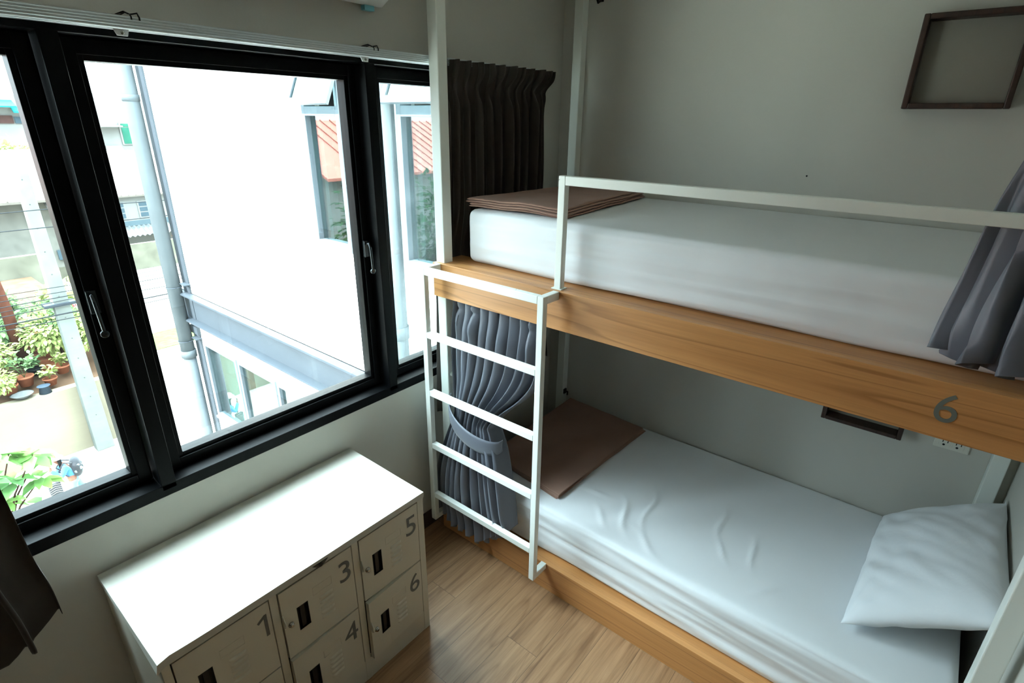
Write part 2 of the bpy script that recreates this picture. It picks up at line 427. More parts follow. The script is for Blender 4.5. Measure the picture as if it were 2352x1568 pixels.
# ------------------------------------------------------------------ curtains
def curtain_mesh(rows, nf, name, mat, parent=None, seed=0, nz=60, nx=None, amp0=.02, sharp=.6, drift=.0, thick=.0015, origin=None):
    """rows: list of (z, p_left(x,y), p_right(x,y), amplitude, normal(x,y)) from top to bottom"""
    nx = nx or nf * 12
    rnd = random.Random(seed)
    ph = [rnd.uniform(-.5, .5) for _ in range(nf + 2)]; am = [rnd.uniform(.6, 1.25) for _ in range(nf + 2)]
    def row(t):
        f = t * (len(rows) - 1); i = min(int(f), len(rows) - 2); k = f - i
        a, c = rows[i], rows[i + 1]
        L = lambda p, q: p + (q - p) * k
        return (L(a[0], c[0]), (L(a[1][0], c[1][0]), L(a[1][1], c[1][1])), (L(a[2][0], c[2][0]), L(a[2][1], c[2][1])), L(a[3], c[3]))
    nrm = Vector(rows[0][4]).normalized()
    # equal z spacing via row fractions
    b = MB()
    def fn(s, t):
        z, pl, pr, A = row(t)
        w = s * nf + drift * sin(t * 3 + s * 5) * .25
        i = int(w); fr = w - i
        i = min(max(i, 0), nf)
        th = 2 * pi * (w + ph[i] * .0)
        sh = sin(th) + .28 * sin(2 * th + ph[i] * 3) + .12 * sin(3 * th + 1.3 * i)
        sd = .32 / nf * cos(th * 1.0) * (A > .006)
        ss = min(1, max(0, s + sd * .8 * (pr[0] != pl[0]))) if 0 < s < 1 else s
        loc = am[i] * (1 - fr) + am[i + 1] * fr
        x = pl[0] + (pr[0] - pl[0]) * ss; y = pl[1] + (pr[1] - pl[1]) * ss
        n = noise.noise(Vector((s * 4 + seed, t * 5, seed))) * .5
        d = A * (sh * .5 * loc + n * .5)
        return Vector((x + nrm.x * d, y + nrm.y * d, z + (0.006 * noise.noise(Vector((s * 9, seed, 0))) if t == 1 else 0)))
    b.grid(fn, nx, nz)
    o = b.build(name, mat, parent, origin=origin)
    sm = o.modifiers.new('thick', 'SOLIDIFY'); sm.thickness = thick; sm.offset = 0
    return o

def dense(rows, n):
    """resample control rows smoothly"""
    out = []
    m = len(rows) - 1
    cat = lambda p0, p1, p2, p3, k: .5 * ((2 * p1) + (-p0 + p2) * k + (2 * p0 - 5 * p1 + 4 * p2 - p3) * k * k + (-p0 + 3 * p1 - 3 * p2 + p3) * k ** 3)
    fl = [(r[0], r[1][0], r[1][1], r[2][0], r[2][1], r[3]) for r in rows]
    for j in range(n + 1):
        f = j / n * m; i = min(int(f), m - 1); k = f - i
        q = [cat(fl[max(i - 1, 0)][c], fl[i][c], fl[i + 1][c], fl[min(i + 2, m)][c], k) for c in range(6)]
        out.append((q[0], (q[1], q[2]), (q[3], q[4]), max(q[5], .001), rows[0][4]))
    return out

# brown window curtain bunched in the corner behind the upper bunk
rows = [(2.195, (.08, 1.30), (.10, 2.055), .050, (1, 0)), (2.15, (.08, 1.30), (.10, 2.03), .060, (1, 0)), (2.105, (.078, 1.30), (.095, 1.988), .028, (1, 0)), (2.07, (.078, 1.30), (.095, 1.985), .040, (1, 0)),
        (1.98, (.075, 1.30), (.09, 1.987), .080, (1, 0)), (1.66, (.07, 1.30), (.085, 2.00), .078, (1, 0)), (1.42, (.040, 1.29), (.055, 2.01), .036, (1, 0)), (1.1, (.035, 1.28), (.045, 2.08), .03, (1, 0)), (.66, (.035, 1.262), (.045, 2.16), .03, (1, 0))]
c = curtain_mesh(dense(rows, 40), 11, 'curtain', M['brown_cloth'], seed=3, nz=80)
tag(c, 'dark brown window curtain gathered in the corner behind the upper bunk', 'curtain')
rows = [(2.175, (.07, -.98), (.075, -.33), .05, (1, 0)), (1.7, (.07, -.98), (.075, -.29), .06, (1, 0)), (1.15, (.07, -.98), (.085, -.255), .06, (1, 0)), (.88, (.07, -.95), (.09, -.245), .06, (1, 0)),
        (.74, (.09, -.9), (.11, -.235), .06, (1, 0)), (.62, (.12, -.86), (.13, -.235), .06, (1, 0))]
c = curtain_mesh(dense(rows, 30), 6, 'curtain', M['brown_cloth'], seed=8, nz=60)
for v in c.data.vertices:      # hem rises towards the loose edge
    w = v.co + c.location
    if w.z < .9:
        k = (.9 - w.z) / .28; v.co.z += k * max(0, (w.y + .36)) * .75
tag(c, 'dark brown window curtain hanging at the left end of the window', 'curtain')

# ------------------------------------------------------------------ air conditioner
ac = empty('air_conditioner', (.1, .7, 2.33))
tag(ac, 'white split air conditioner mounted high on the wall above the window', 'air conditioner')
b = MB()
prof = [(0, 2.336), (.025, 2.334), (.06, 2.352), (.13, 2.368), (.19, 2.405), (.215, 2.47), (.21, 2.56), (.19, 2.61), (.0, 2.615)]
b.poly([(x, .30, z) for x, z in prof], (0, .80, 0))
b.build('body', M['plastic'], ac, bevel=.012, seg=3)
b = MB(); b.box(.075, .165, .36, .99, 2.348, 2.356, rot=Matrix.Rotation(radians(-16), 4, 'Y'), piv=(.13, .7, 2.33))
b.build('air_vane', M['plastic'], ac, bevel=.002)
b = MB(); b.box(.01, .03, 1.015, 1.055, 2.318, 2.333)
b.build('tape_strip', M['tape'], ac)
tag(ac.children[-1], 'pale blue tape scrap')

# ------------------------------------------------------------------ locker cabinet
LX0, LX1, LY0, LY1, LZ = .012, .4614, -.123, .777, .682
lk = empty('locker_cabinet', ((LX0 + LX1) / 2, (LY0 + LY1) / 2, 0))
tag(lk, 'cream steel locker cabinet with six numbered doors below the window', 'locker cabinet')
F = LX1
cols = [(-.099, .166), (.194, .4556), (.4845, .7465)]
zt, zm, zb = .6506, .3774, .1022
b = MB()
b.box(LX0, F - .01, LY0, LY0 + .004, 0, LZ - .018); b.box(LX0, F - .01, LY1 - .004, LY1, 0, LZ - .018)
b.box(LX0, LX0 + .004, LY0, LY1, 0, LZ - .018)
# front face frame
b.box(F - .014, F, LY0, cols[0][0] - .002, 0, LZ - .018); b.box(F - .014, F, cols[2][1] + .002, LY1, 0, LZ - .018)
b.box(F - .014, F, cols[0][1] + .002, cols[1][0] - .002, 0, LZ - .018); b.box(F - .014, F, cols[1][1] + .002, cols[2][0] - .002, 0, LZ - .018)
b.box(F - .014, F, LY0, LY1, zt + .002, LZ - .018); b.box(F - .016, F - .001, LY0, LY1, 0, zb - .002)
for y0, y1 in cols: b.box(F - .02, F - .012, y0, y1, zm - .004, zm + .004)
b.box(F - .03, F - .004, LY0 + .0, LY1, 0, .01)
b.build('body', M['locker'], lk, bevel=.0012, seg=1)
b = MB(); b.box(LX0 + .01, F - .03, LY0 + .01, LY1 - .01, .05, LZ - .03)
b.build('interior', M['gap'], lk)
# top sheet with a bent front left corner
b = MB()
x0, x1, y0, y1 = LX0 - .004, F + .004, LY0 - .004, LY1 + .003
def topf(s, t):
    x = x0 + (x1 - x0) * s; y = y0 + (y1 - y0) * t
    z = LZ
    d = max(0, 1 - (sqrt(((x1 - x) * .85) ** 2 + (y - y0) ** 2)) / .16)
    z += .006 * d * d - (.010 * max(0, 1 - (y - y0) / .03) * max(0, 1 - (x1 - x) / .25))
    z += .0012 * noise.noise(Vector((x * 5, y * 5, 0)))
    return Vector((x, y, z))
g = b.grid(topf, 40, 60)
edge = [g[i][0] for i in range(41)] + [g[40][j] for j in range(1, 61)] + [g[i][60] for i in range(39, -1, -1)] + [g[0][j] for j in range(59, 0, -1)]
low = []
for v in edge:
    dz = .024
    bend = max(0, 1 - abs(v.co.y - y0) / .01) * max(0, min(1, (v.co.x - x0) / (x1 - x0))) ** 2
    low.append(b.bm.verts.new((v.co.x, v.co.y - .006 * bend, LZ - dz - .010 * bend)))
for i in range(len(edge)):
    b.bm.faces.new((edge[i], edge[(i + 1) % len(edge)], low[(i + 1) % len(edge)], low[i]))
tp = b.build('top_panel', M['locker_top'], lk)
m_ = tp.modifiers.new('thick', 'SOLIDIFY'); m_.thickness = .0016; m_.offset = -1
m_ = tp.modifiers.new('edge', 'BEVEL'); m_.width = .0012; m_.segments = 2; m_.limit_method = 'ANGLE'; m_.angle_limit = radians(50)
# emblem plate on the front lip
b = MB(); b.poly([(F + .0005, .312, .6705), (F + .0005, .370, .6705), (F + .0005, .356, .659), (F + .0005, .349, .655), (F + .0005, .333, .655), (F + .0005, .326, .659)], (.0045, 0, 0))
em = b.build('emblem', M['emblem'], lk, bevel=.0008)
b = MB(); b.lathe([(.0075, .006), (.0075, .008)], (F - .0005, .341, .6625), 18, axis='x'); b.box(F + .0048, F + .0058, .316, .366, .6692, .6704)
b.build('emblem_disc', M['dark'], em)

def digit_mesh(ch, h, font_shear=0., thick=.0006):
    if ch == '1':
        P = [(.30, 0), (.42, 0), (.42, 1), (.33, 1), (.05, .80), (.10, .71), (.30, .85)]
        b = MB(); b.poly([(x * h, y * h, 0) for x, y in P], (0, 0, thick))
        bmesh.ops.recalc_face_normals(b.bm, faces=b.bm.faces)
        me = bpy.data.meshes.new('digit'); b.bm.to_mesh(me); b.bm.free(); return me, .42 * h
    cu = bpy.data.curves.new('digit', 'FONT'); cu.body = ch; cu.size = 1; cu.extrude = 0; cu.resolution_u = 6
    o = bpy.data.objects.new('tmp', cu); COL.objects.link(o)
    dg = bpy.context.evaluated_depsgraph_get()
    me = bpy.data.meshes.new_from_object(o.evaluated_get(dg))
    bpy.data.objects.remove(o)
    xs = [v.co.x for v in me.vertices]; ys = [v.co.y for v in me.vertices]
    s = h / (max(ys) - min(ys)); cx = min(xs); cy = min(ys)
    for v in me.vertices: v.co = Vector(((v.co.x - cx) * s, (v.co.y - cy) * s, 0))
    wdt = (max(xs) - min(xs)) * s
    bm = bmesh.new(); bm.from_mesh(me)
    ret = bmesh.ops.extrude_face_region(bm, geom=bm.faces[:])
    for v in [g for g in ret['geom'] if isinstance(g, bmesh.types.BMVert)]: v.co.z += thick
    bmesh.ops.recalc_face_normals(bm, faces=bm.faces); bm.to_mesh(me); bm.free()
    return me, wdt

def door(ci, zi, num, ajar):
    y0, y1 = cols[ci]; z0, z1 = ((zm + .0025, zt - .0) if zi == 0 else (zb + .0, zm - .0025))
    y0 += .0015; y1 -= .0015
    W, H = y1 - y0, z1 - z0
    # local frame: origin at the hinge edge (right), y negative to the left
    me_b = MB()
    # cut-outs: handle recess
    ry0, ry1 = -W + .047, -W + .086
    rz0, rz1 = H - .1875, H - .0935
    T = .012
    for (a0, a1, c0, c1) in ((-W, ry0, 0, H), (ry1, 0, 0, H), (ry0, ry1, 0, rz0), (ry0, ry1, rz1, H)):
        me_b.box(-T, 0, a0, a1, c0, c1)
    bmesh.ops.remove_doubles(me_b.bm, verts=me_b.bm.verts, dist=1e-5)
    # folded edge
    me_b.box(-.018, -T + .001, -W, -W + .003, 0, H); me_b.box(-.018, -T + .001, -W, 0, H - .003, H); me_b.box(-.018, -T + .001, -W, 0, 0, .003)
    # louvres: five raised half-round ribs
    for k in range(5):
        zz = H - .118 - k * .0215
        ya, yb_ = -.134, -.084
        n = 10
        def lf(s, t, zz=zz, ya=ya, yb_=yb_):
            y = ya + (yb_ - ya) * s
            e = sqrt(max(0, 1 - (2 * s - 1) ** 6))
            a = t
            h = .0042 * e * sin(pi * min(1, a * .62 + .0)) if a < 1 else 0
            return Vector((h + .0001, y, zz + .006 - a * .011))
        me_b.grid(lf, n, 6)
    # card slot outline
    c0, c1, w0, w1 = H - .092, H - .060, -.152, -.083
    for (a0, a1, e0, e1) in ((w0, w0 + .001, c0, c1), (w1 - .001, w1, c0, c1), (w0, w1, c0, c0 + .0008), (w0, w1, c1 - .0008, c1)):
        me_b.box(-.0005, .0008, a0, a1, e0, e1)
    me = None
    o = me_b.build('door', M['locker'], None, origin=(0, 0, 0), bevel=.0012, seg=2)
    o.parent = lk
    o.location = Vector((F + .0015, y1, z0)) - lk.location
    o.rotation_euler = (0, 0, radians(ajar))
    o['label'] = 'locker door numbered %s' % num
    def sub(bb, name, mat, bev=0, seg=2):
        q = bb.build(name, mat, None, origin=(0, 0, 0), bevel=bev, seg=seg); q.parent = o; return q
    bb = MB()
    for (a0, a1, e0, e1) in ((ry0, ry0 + .0015, rz0, rz1), (ry1 - .0015, ry1, rz0, rz1), (ry0, ry1, rz0, rz0 + .0015), (ry0, ry1, rz1 - .0015, rz1)):
        bb.box(-.016, .0012, a0, a1, e0, e1)
    bb.box(-.017, -.015, ry0, ry1, rz0, rz1)
    bb.box(-.016, -.004, ry0 + .012, ry1 - .012, rz0 + .002, rz1 - .002)
    sub(bb, 'handle_recess', M['dark'], .001)
    bb = MB()
    bb.lathe([(.0095, -.001), (.0095, .003), (.008, .005), (.0062, .0055), (.0060, .0095), (.0045, .0105)], (0, -W + .022, H - .140), 20, axis='x')
    sub(bb, 'lock', M['chrome'])
    bb = MB()
    # padlock hasp: a loop standing out at the opening edge
    pts = [(.0, -W + .001, H - .088), (.012, -W - .002, H - .094), (.020, -W - .002, H - .106), (.019, -W - .002, H - .118), (.009, -W - .002, H - .126), (0, -W + .001, H - .122)]
    bb.tube([Vector(p) for p in pts], .0022, 7)
    bb.box(.000, .014, -W - .0026, -W - .0014, H - .121, H - .093)
    sub(bb, 'hasp', M['locker'])
    me, wd = digit_mesh(num, .083)
    q = link('number_digit', me, M['digit'], o)
    q.matrix_local = Matrix.Translation((.0006, -.0115 - wd, H - .039 - .083)) @ Matrix(((0, 0, 1, 0), (1, 0, 0, 0), (0, 1, 0, 0), (0, 0, 0, 1)))
    return o
door(0, 0, '1', 0.0); door(0, 1, '2', 0)
door(1, 0, '3', .5); door(1, 1, '4', 3.0)
door(2, 0, '5', 0); door(2, 1, '6', 3.6)

# ------------------------------------------------------------------ bunk bed
YB = 1.2425
BX0, BX1 = .0665, 2.150
U1, U0, B1 = 1.4103, 1.2621, .1459
bed = empty('bunk_bed', (1.1, 1.75, 0))
tag(bed, 'white metal and pine bunk bed with a ladder along the back wall', 'bunk bed')
PX = (.070, .1205)
def post(x0, x1, y0, y1):
    b = MB(); b.box(x0, x1, y0, y1, 0, ZC - .002)
    return b.build('post', M['white_metal'], bed, bevel=.004, seg=3)
post(.070, .1205, 1.260, 1.310); post(.092, .142, 2.204, 2.252)
post(2.100, 2.152, 1.262, 1.312); post(2.095, 2.147, 2.204, 2.252)
b = MB(); b.box(BX0, BX1, YB, YB + .024, U0, U1)
ub = b.build('upper_side_board', M['pine'], bed, bevel=.0015)
b = MB(); b.box(BX0, BX1, YB + .024, 1.42, U1 - .022, U1)
b.build('upper_ledge', M['pine'], bed, bevel=.0012)
b = MB(); b.box(BX0 + .05, BX1, 1.42, 2.20, U1 - .06, U1 - .002)
b.build('upper_platform', M['white_metal'], bed)
b = MB(); b.box(BX0, BX1, YB, YB + .024, 0, B1)
b.build('lower_side_board', M['pine'], bed, bevel=.0015)
b = MB(); b.box(BX0, BX1, YB + .024, 1.42, B1 - .022, B1)
b.build('lower_ledge', M['pine'], bed, bevel=.0012)
b = MB(); b.box(BX0 + .05, BX1, 1.42, 2.20, B1 - .05, B1 - .002)
b.build('lower_platform', M['pine'], bed)
# guard rail
GY0, GY1 = 1.2626, 1.290
b = MB()
b.box(.6842, .7118, GY0, GY1, U1, 1.8061); b.box(.7118, 2.100, GY0, GY1, 1.7755, 1.8061)
gr = b.build('guard_rail', M['white_metal'], bed, bevel=.0025, seg=3)
b = MB(); b.box(.676, .72, GY0 - .006, GY1 + .006, U1, U1 + .003); b.build('rail_foot', M['white_metal'], gr)
# ladder
LAY, LAD = 1.1448, .026
lad = empty('ladder', (0, 0, 0)); lad.parent = bed; lad.location = Vector((.4, LAY, 0)) - bed.location
LA0, LA0b, LA1a, LA1 = .0874, .1157, .6969, .7237
for xa, xb in ((LA0, LA0b), (LA1a, LA1)):
    b = MB(); b.box(xa, xb, LAY, LAY + LAD, .1236, U1)
    b.box(xa, xb, LAY + LAD, YB, U1 - .030, U1); b.box(xa, xb, LAY + LAD, YB, .1236, .1516)
    b.build('side_rail', M['white_metal'], lad, bevel=.0025, seg=3)
b = MB(); b.box(LA0b, LA1a, LAY, LAY + LAD, 1.3807, U1)
b.build('top_bar', M['white_metal_worn'], lad, bevel=.0025, seg=3)
for z in (1.101, .8204, .5434, .2631):
    b = MB(); b.box(LA0b, LA1a, LAY, LAY + LAD, z, z + .028)
    b.build('rung', M['white_metal'], lad, bevel=.0025, seg=3)
# number 6 on the board
me, wd = digit_mesh('6', .076)
q = link('bed_number', me, M['digit6'], bed)
q.matrix_local = Matrix.Translation(Vector((1.836, YB - .0006, 1.308)) - bed.location) @ Matrix(((1, 0, 0, 0), (0, 0, -1, 0), (0, 1, 0, 0), (0, 0, 0, 1)))
q['label'] = 'grey number six on the upper side board'
# tie-back hook on the front post
b = MB(); b.lathe([(.013, .0), (.013, .004), (.006, .008)], (.1205, 1.285, .885), 14, axis='x')
b.tube([(.1285, 1.285, .885), (.150, 1.282, .882), (.156, 1.280, .868), (.156, 1.280, .840), (.148, 1.278, .826)], .0035, 8)
b.build('tieback_hook', M['white_metal'], bed)
# dark bolt bracket at the rear post
b = MB(); b.box(.142, .150, 2.210, 2.235, .42, .45); b.tube([(.15, 2.222, .435), (.17, 2.216, .44), (.172, 2.21, .42)], .005, 6)
b.build('bolt_bracket', M['dark'], bed)

# ------------------------------------------------------------------ mattresses
def rbox(x0, x1, y0, y1, z0, z1, r, nx, ny, nz, disp, name, mat):
    bm = bmesh.new()
    L = (x1 - x0, y1 - y0, z1 - z0)
    seen = {}
    def vert(i, j, k):
        key = (i, j, k)
        if key not in seen:
            seen[key] = bm.verts.new((x0 + L[0] * i / nx, y0 + L[1] * j / ny, z0 + L[2] * k / nz))
        return seen[key]
    for i in range(nx):
        for j in range(ny):
            for k in (0, nz): bm.faces.new([vert(i, j, k), vert(i + 1, j, k), vert(i + 1, j + 1, k), vert(i, j + 1, k)])
    for i in range(nx):
        for k in range(nz):
            for j in (0, ny): bm.faces.new([vert(i, j, k), vert(i + 1, j, k), vert(i + 1, j, k + 1), vert(i, j, k + 1)])
    for j in range(ny):
        for k in range(nz):
            for i in (0, nx): bm.faces.new([vert(i, j, k), vert(i, j + 1, k), vert(i, j + 1, k + 1), vert(i, j, k + 1)])
    rx, rz = r, r * .95
    for v in bm.verts:
        q = Vector((min(max(v.co.x, x0 + rx), x1 - rx), min(max(v.co.y, y0 + r), y1 - r), min(max(v.co.z, z0 + rz), z1 - rz)))
        d = v.co - q
        if d.length > 1e-6:
            n = d.normalized(); p = q + Vector((n.x * rx, n.y * r, n.z * rz))
        else: n = Vector((0, 0, 1)); p = v.co
        v.co = p + n * disp(p, n)
    bmesh.ops.recalc_face_normals(bm, faces=bm.faces)
    me = bpy.data.meshes.new(name); 
    o0 = Vector(((x0 + x1) / 2, (y0 + y1) / 2, z0))
    for v in bm.verts: v.co -= o0
    bm.to_mesh(me); bm.free()
    return link(name, me, mat, None, o0, smooth=True)

def crease(p, cx, cy, ang, ln, w, h):
    """a single soft wrinkle ridge on the top"""
    u = (p.x - cx) * cos(ang) + (p.y - cy) * sin(ang); v = -(p.x - cx) * sin(ang) + (p.y - cy) * cos(ang)
    v += .02 * sin(u * 18)
    return h * math.exp(-(u / ln) ** 2) * math.exp(-(v / w) ** 2)

def disp_low(p, n):
    d = 0
    if abs(n.y) > .4 and n.z < .75:       # stretched horizontal pulls of the fitted sheet along the side
        d += .0075 * noise.noise(Vector((p.x * 1.6, 0, p.z * 34 + p.x * 1.2))) + .004 * noise.noise(Vector((p.x * 3 + 7, 1, p.z * 90)))
    if n.z > .6:
        d += .003 * noise.noise(Vector((p.x * 2.2, p.y * 3, 1)))
        for a in ((.95, 1.50, 2.2, .10, .012, .006), (1.02, 1.60, 1.9, .12, .010, .005), (.88, 1.42, 2.6, .06, .010, .004), (1.30, 1.72, 1.9, .09, .009, .004), (1.46, 1.62, 2.0, .08, .008, .004),
                  (1.36, 1.55, 2.4, .05, .008, .004), (1.55, 1.45, 1.2, .05, .012, .003), (.78, 1.55, .4, .05, .012, .004), (1.1, 1.40, 2.7, .08, .012, .003)):
            d += 1.8 * crease(p, *a)
    return d
o = rbox(.166, 2.128, 1.296, 2.243, B1, .380, .030, 200, 80, 24, disp_low, 'mattress', M['sheet'])
tag(o, 'white sheeted mattress of the lower bunk with creased top', 'mattress')
def disp_up(p, n):
    d = 0
    if abs(n.y) > .4 and n.z < .75:
        s = p.x + p.y
        d += .007 * noise.noise(Vector((s * 1.3 + 4, 3, p.z * 26 - s * .8))) + .004 * noise.noise(Vector((s * 2.2 + 9, 5, p.z * 75)))
        d += .003 * noise.noise(Vector((s * 3, 2, p.z * 8)))
        d *= min(1, max(0, (p.x - .172) / .12))
    if n.z > .6: d += .0025 * noise.noise(Vector((p.x * 2, p.y * 2, 4)))
    return d
o = rbox(.172, 2.128, 1.345, 2.243, U1, 1.634, .034, 200, 60, 26, disp_up, 'mattress', M['sheet'])
tag(o, 'thick white sheeted mattress of the upper bunk', 'mattress')

# ------------------------------------------------------------------ folded blankets
def blanket(name, corners, z0, layers, th, mat, seed=0, drape=None):
    """corners: near-left, near-right, far-right, far-left in plan; a stack of folded layers"""
    P = [Vector((c[0], c[1], 0)) for c in corners]
    b = MB(); rnd = random.Random(seed)
    for l in range(layers):
        j = [Vector((rnd.uniform(-.009, .009), rnd.uniform(-.009, .009), 0)) for _ in range(4)]
        Q = [P[i] + j[i] for i in range(4)]
        zc = z0 + th * (l + .5)
        ns, nt = 44, 56
        def pos(s, t, side):
            s = .5 - .5 * cos(pi * s); t = .5 - .5 * cos(pi * t)
            e = .5 * (1 - min(1, abs(2 * s - 1)) ** 60) ** .5 * (1 - min(1, abs(2 * t - 1)) ** 90) ** .5
            p = Q[0].lerp(Q[1], s).lerp(Q[3].lerp(Q[2], s), t)
            w = .0035 * noise.noise(Vector((s * 4 + seed, t * 5, 0))) + .0015 * noise.noise(Vector((s * 11, t * 12, seed)))
            wob = .004 * noise.noise(Vector((s * 5, t * 5, l * 2.3 + seed)))
            z = zc + side * th * e + w * (l / layers)
            z += (.0015 * noise.noise(Vector((s * 7, t * 7, l))))
            p = p + Vector((wob, wob * .6, 0))
            if drape: z += drape(p)
            return Vector((p.x, p.y, z))
        g1 = b.grid(lambda s, t: pos(s, t, 1), ns, nt)
        g2 = b.grid(lambda s, t: pos(s, t, -1), ns, nt)
    bmesh.ops.remove_doubles(b.bm, verts=b.bm.verts, dist=1e-5)
    return b.build(name, mat)
o = blanket('folded_blanket', ((.215, 1.44), (.672, 1.395), (.705, 2.19), (.195, 2.225)), .381, 4, .0065, M['blanket'], 2)
tag(o, 'brown folded blanket lying on the lower mattress', 'blanket')
o = blanket('folded_blanket', ((.160, 1.368), (.622, 1.405), (.56, 2.18), (.185, 2.15)), 1.635, 4, .0095, M['blanket'], 5,
            drape=lambda p: .010 * noise.noise(Vector((p.x * 6, 1, 2))) * max(0, 1 - abs(p.y - 1.38) / .3) + .004)
tag(o, 'brown folded blanket on the foot of the upper mattress', 'blanket')

# ------------------------------------------------------------------ pillow
def pillow():
    b = MB()
    n = 44
    Lw, Lh, T = .74, .46, .085
    def f(sgn):
        def fn(s, t):
            u, v = 2 * s - 1, 2 * t - 1
            ex = (1 - abs(u) ** 2.6) ; ey = (1 - abs(v) ** 2.6)
            h = max(0, ex) ** .55 * max(0, ey) ** .55
            # concave edges, pointed corners
            x = u * Lw / 2 * (1 - .055 * (1 - v * v) * abs(u) ** 3)
            y = v * Lh / 2 * (1 - .07 * (1 - u * u) * abs(v) ** 3)
            w = noise.noise(Vector((u * 1.8, v * 1.8, 3))) * .14 + noise.noise(Vector((u * 6 + v * 3, v * 2.2, 5))) * .09
            # radial pulls from corners
            r = .06 * sin(16 * atan2(v + 1.05, u + 1.05)) * math.exp(-((u + 1) ** 2 + (v + 1) ** 2) * .9) + .06 * sin(14 * atan2(v - 1.05, u - 1.05)) * math.exp(-((u - 1) ** 2 + (v - 1) ** 2) * .9)
            r += .055 * sin(18 * atan2(v + 1.05, u - 1.05)) * math.exp(-((u - 1) ** 2 + (v + 1) ** 2) * .8)
            z = sgn * T * h * (1 + (w + r) * 1.2)
            return Vector((x, y, z + .004 * sgn * (1 - max(abs(u), abs(v)) ** 8)))
        return fn
    b.grid(f(1), n * 2, n); b.grid(f(-1), n * 2, n)
    # pillowcase flange
    bmesh.ops.remove_doubles(b.bm, verts=b.bm.verts, dist=1e-5)
    return b
b = pillow()
# local x along the long side (y of the room), local y up the slope
ex = Vector((.035, .72, .0)).normalized()
ey = Vector((.80, -.10, .58)); ey = (ey - ey.dot(ex) * ex).normalized()
ez = ex.cross(ey).normalized() 
if ez.z < 0: ez = -ez
Mx = Matrix((ex, ey, ez)).transposed().to_4x4()
Mx.translation = Vector((2.000, 1.80, .545))
for v in b.bm.verts:
    v.co = Mx @ v.co
    # soft sag onto the mattress and against the wall
    if v.co.z < .384: v.co.z = .384 - (.384 - v.co.z) * .05
    if v.co.x > 2.168: v.co.x = 2.168 + (v.co.x - 2.168) * .04
o = b.build('pillow', M['pillow'], smooth=True)
tag(o, 'plump white pillow leaning against the end wall of the lower bunk', 'pillow')

# ------------------------------------------------------------------ bed curtains
# lower bunk curtain, tied back
top, tie = 1.262, .70
rows = [(1.262, (.150, 1.285), (.640, 1.285), .020, (0, 1)), (1.20, (.148, 1.285), (.640, 1.285), .022, (0, 1)), (1.12, (.140, 1.283), (.640, 1.283), .034, (0, 1)),
        (1.0, (.140, 1.28), (.622, 1.28), .040, (0, 1)), (.90, (.150, 1.275), (.560, 1.275), .044, (0, 1)), (.80, (.160, 1.268), (.465, 1.268), .046, (0, 1)),
        (.715, (.172, 1.26), (.405, 1.258), .046, (0, 1)), (.66, (.158, 1.255), (.415, 1.252), .046, (0, 1)), (.55, (.128, 1.24), (.455, 1.24), .052, (0, 1)),
        (.40, (.090, 1.222), (.500, 1.225), .054, (0, 1)), (.25, (.075, 1.215), (.535, 1.215), .054, (0, 1)), (.16, (.080, 1.208), (.550, 1.212), .042, (0, 1)), (.10, (.085, 1.205), (.555, 1.210), .040, (0, 1))]
def grey_curtain(rows, nf, seed, name='bed_curtain', nz=110, hem=None, pleat=None, mod=None):
    R = dense(rows, 60)
    b = MB(); rnd = random.Random(seed)
    ph = [rnd.uniform(-1, 1) for _ in range(nf + 3)]; am = [rnd.uniform(.55, 1.3) for _ in range(nf + 3)]
    nrm = Vector((rows[0][4][0], rows[0][4][1], 0))
    def fn(s, t):
        f = t * 60; i = min(int(f), 59); k = f - i
        a, c = R[i], R[i + 1]; L = lambda p, q: p + (q - p) * k
        z = L(a[0], c[0]); pl = (L(a[1][0], c[1][0]), L(a[1][1], c[1][1])); pr = (L(a[2][0], c[2][0]), L(a[2][1], c[2][1])); A = L(a[3], c[3])
        w = s * nf + .22 * sin(s * 9 + seed) + .10 * sin(t * 4 + s * 11)
        j = min(max(int(w), 0), nf); fr = w - int(w)
        th = 2 * pi * w
        q = sin(th)
        q = math.copysign(abs(q) ** .75, q) + .30 * sin(2 * th + ph[j]) * (t > .02)
        loc = am[j] * (1 - fr) + am[j + 1] * fr
        ds = .30 / nf * sin(2 * th + .8)
        ss = s + ds * min(1, s * 8, (1 - s) * 8)
        x = pl[0] + (pr[0] - pl[0]) * ss; y = pl[1] + (pr[1] - pl[1]) * ss
        d = A * q * .72 * loc + A * .35 * noise.noise(Vector((s * 6 + seed, t * 4, 1)))
        zz = z
        if hem: zz = z + hem(s) * (t ** 3) + .012 * sin(th + 1) * t ** 6
        p = Vector((x, y + d, zz))
        if mod: p = mod(p, s, t)
        return p
    b.grid(fn, nf * 16, nz)
    o = b.build(name, M['grey_cloth'])
    m = o.modifiers.new('thick', 'SOLIDIFY'); m.thickness = .0014; m.offset = 0
    return o
hemf = lambda s: .015 + .02 * sin(s * 7 + 1) + (.13 * max(0, s - .62) / .38) + .10 * max(0, .22 - s)
def puff(p, s, t):
    # pinch pleats: pulled together at the heading, bulging below
    for c in (.06, .27, .93):
        k = math.exp(-((s - c) / .045) ** 2)
        h = (1.262 - p.z)
        p.y -= k * (.022 * math.exp(-((h - .10) / .05) ** 2) + .010 * math.exp(-((h - .02) / .02) ** 2) - .012 * math.exp(-((h - .045) / .012) ** 2))
    return p
lc = grey_curtain(rows, 10, 4, hem=hemf, mod=puff)
tag(lc, 'grey satin bed curtain tied back behind the ladder', 'curtain')
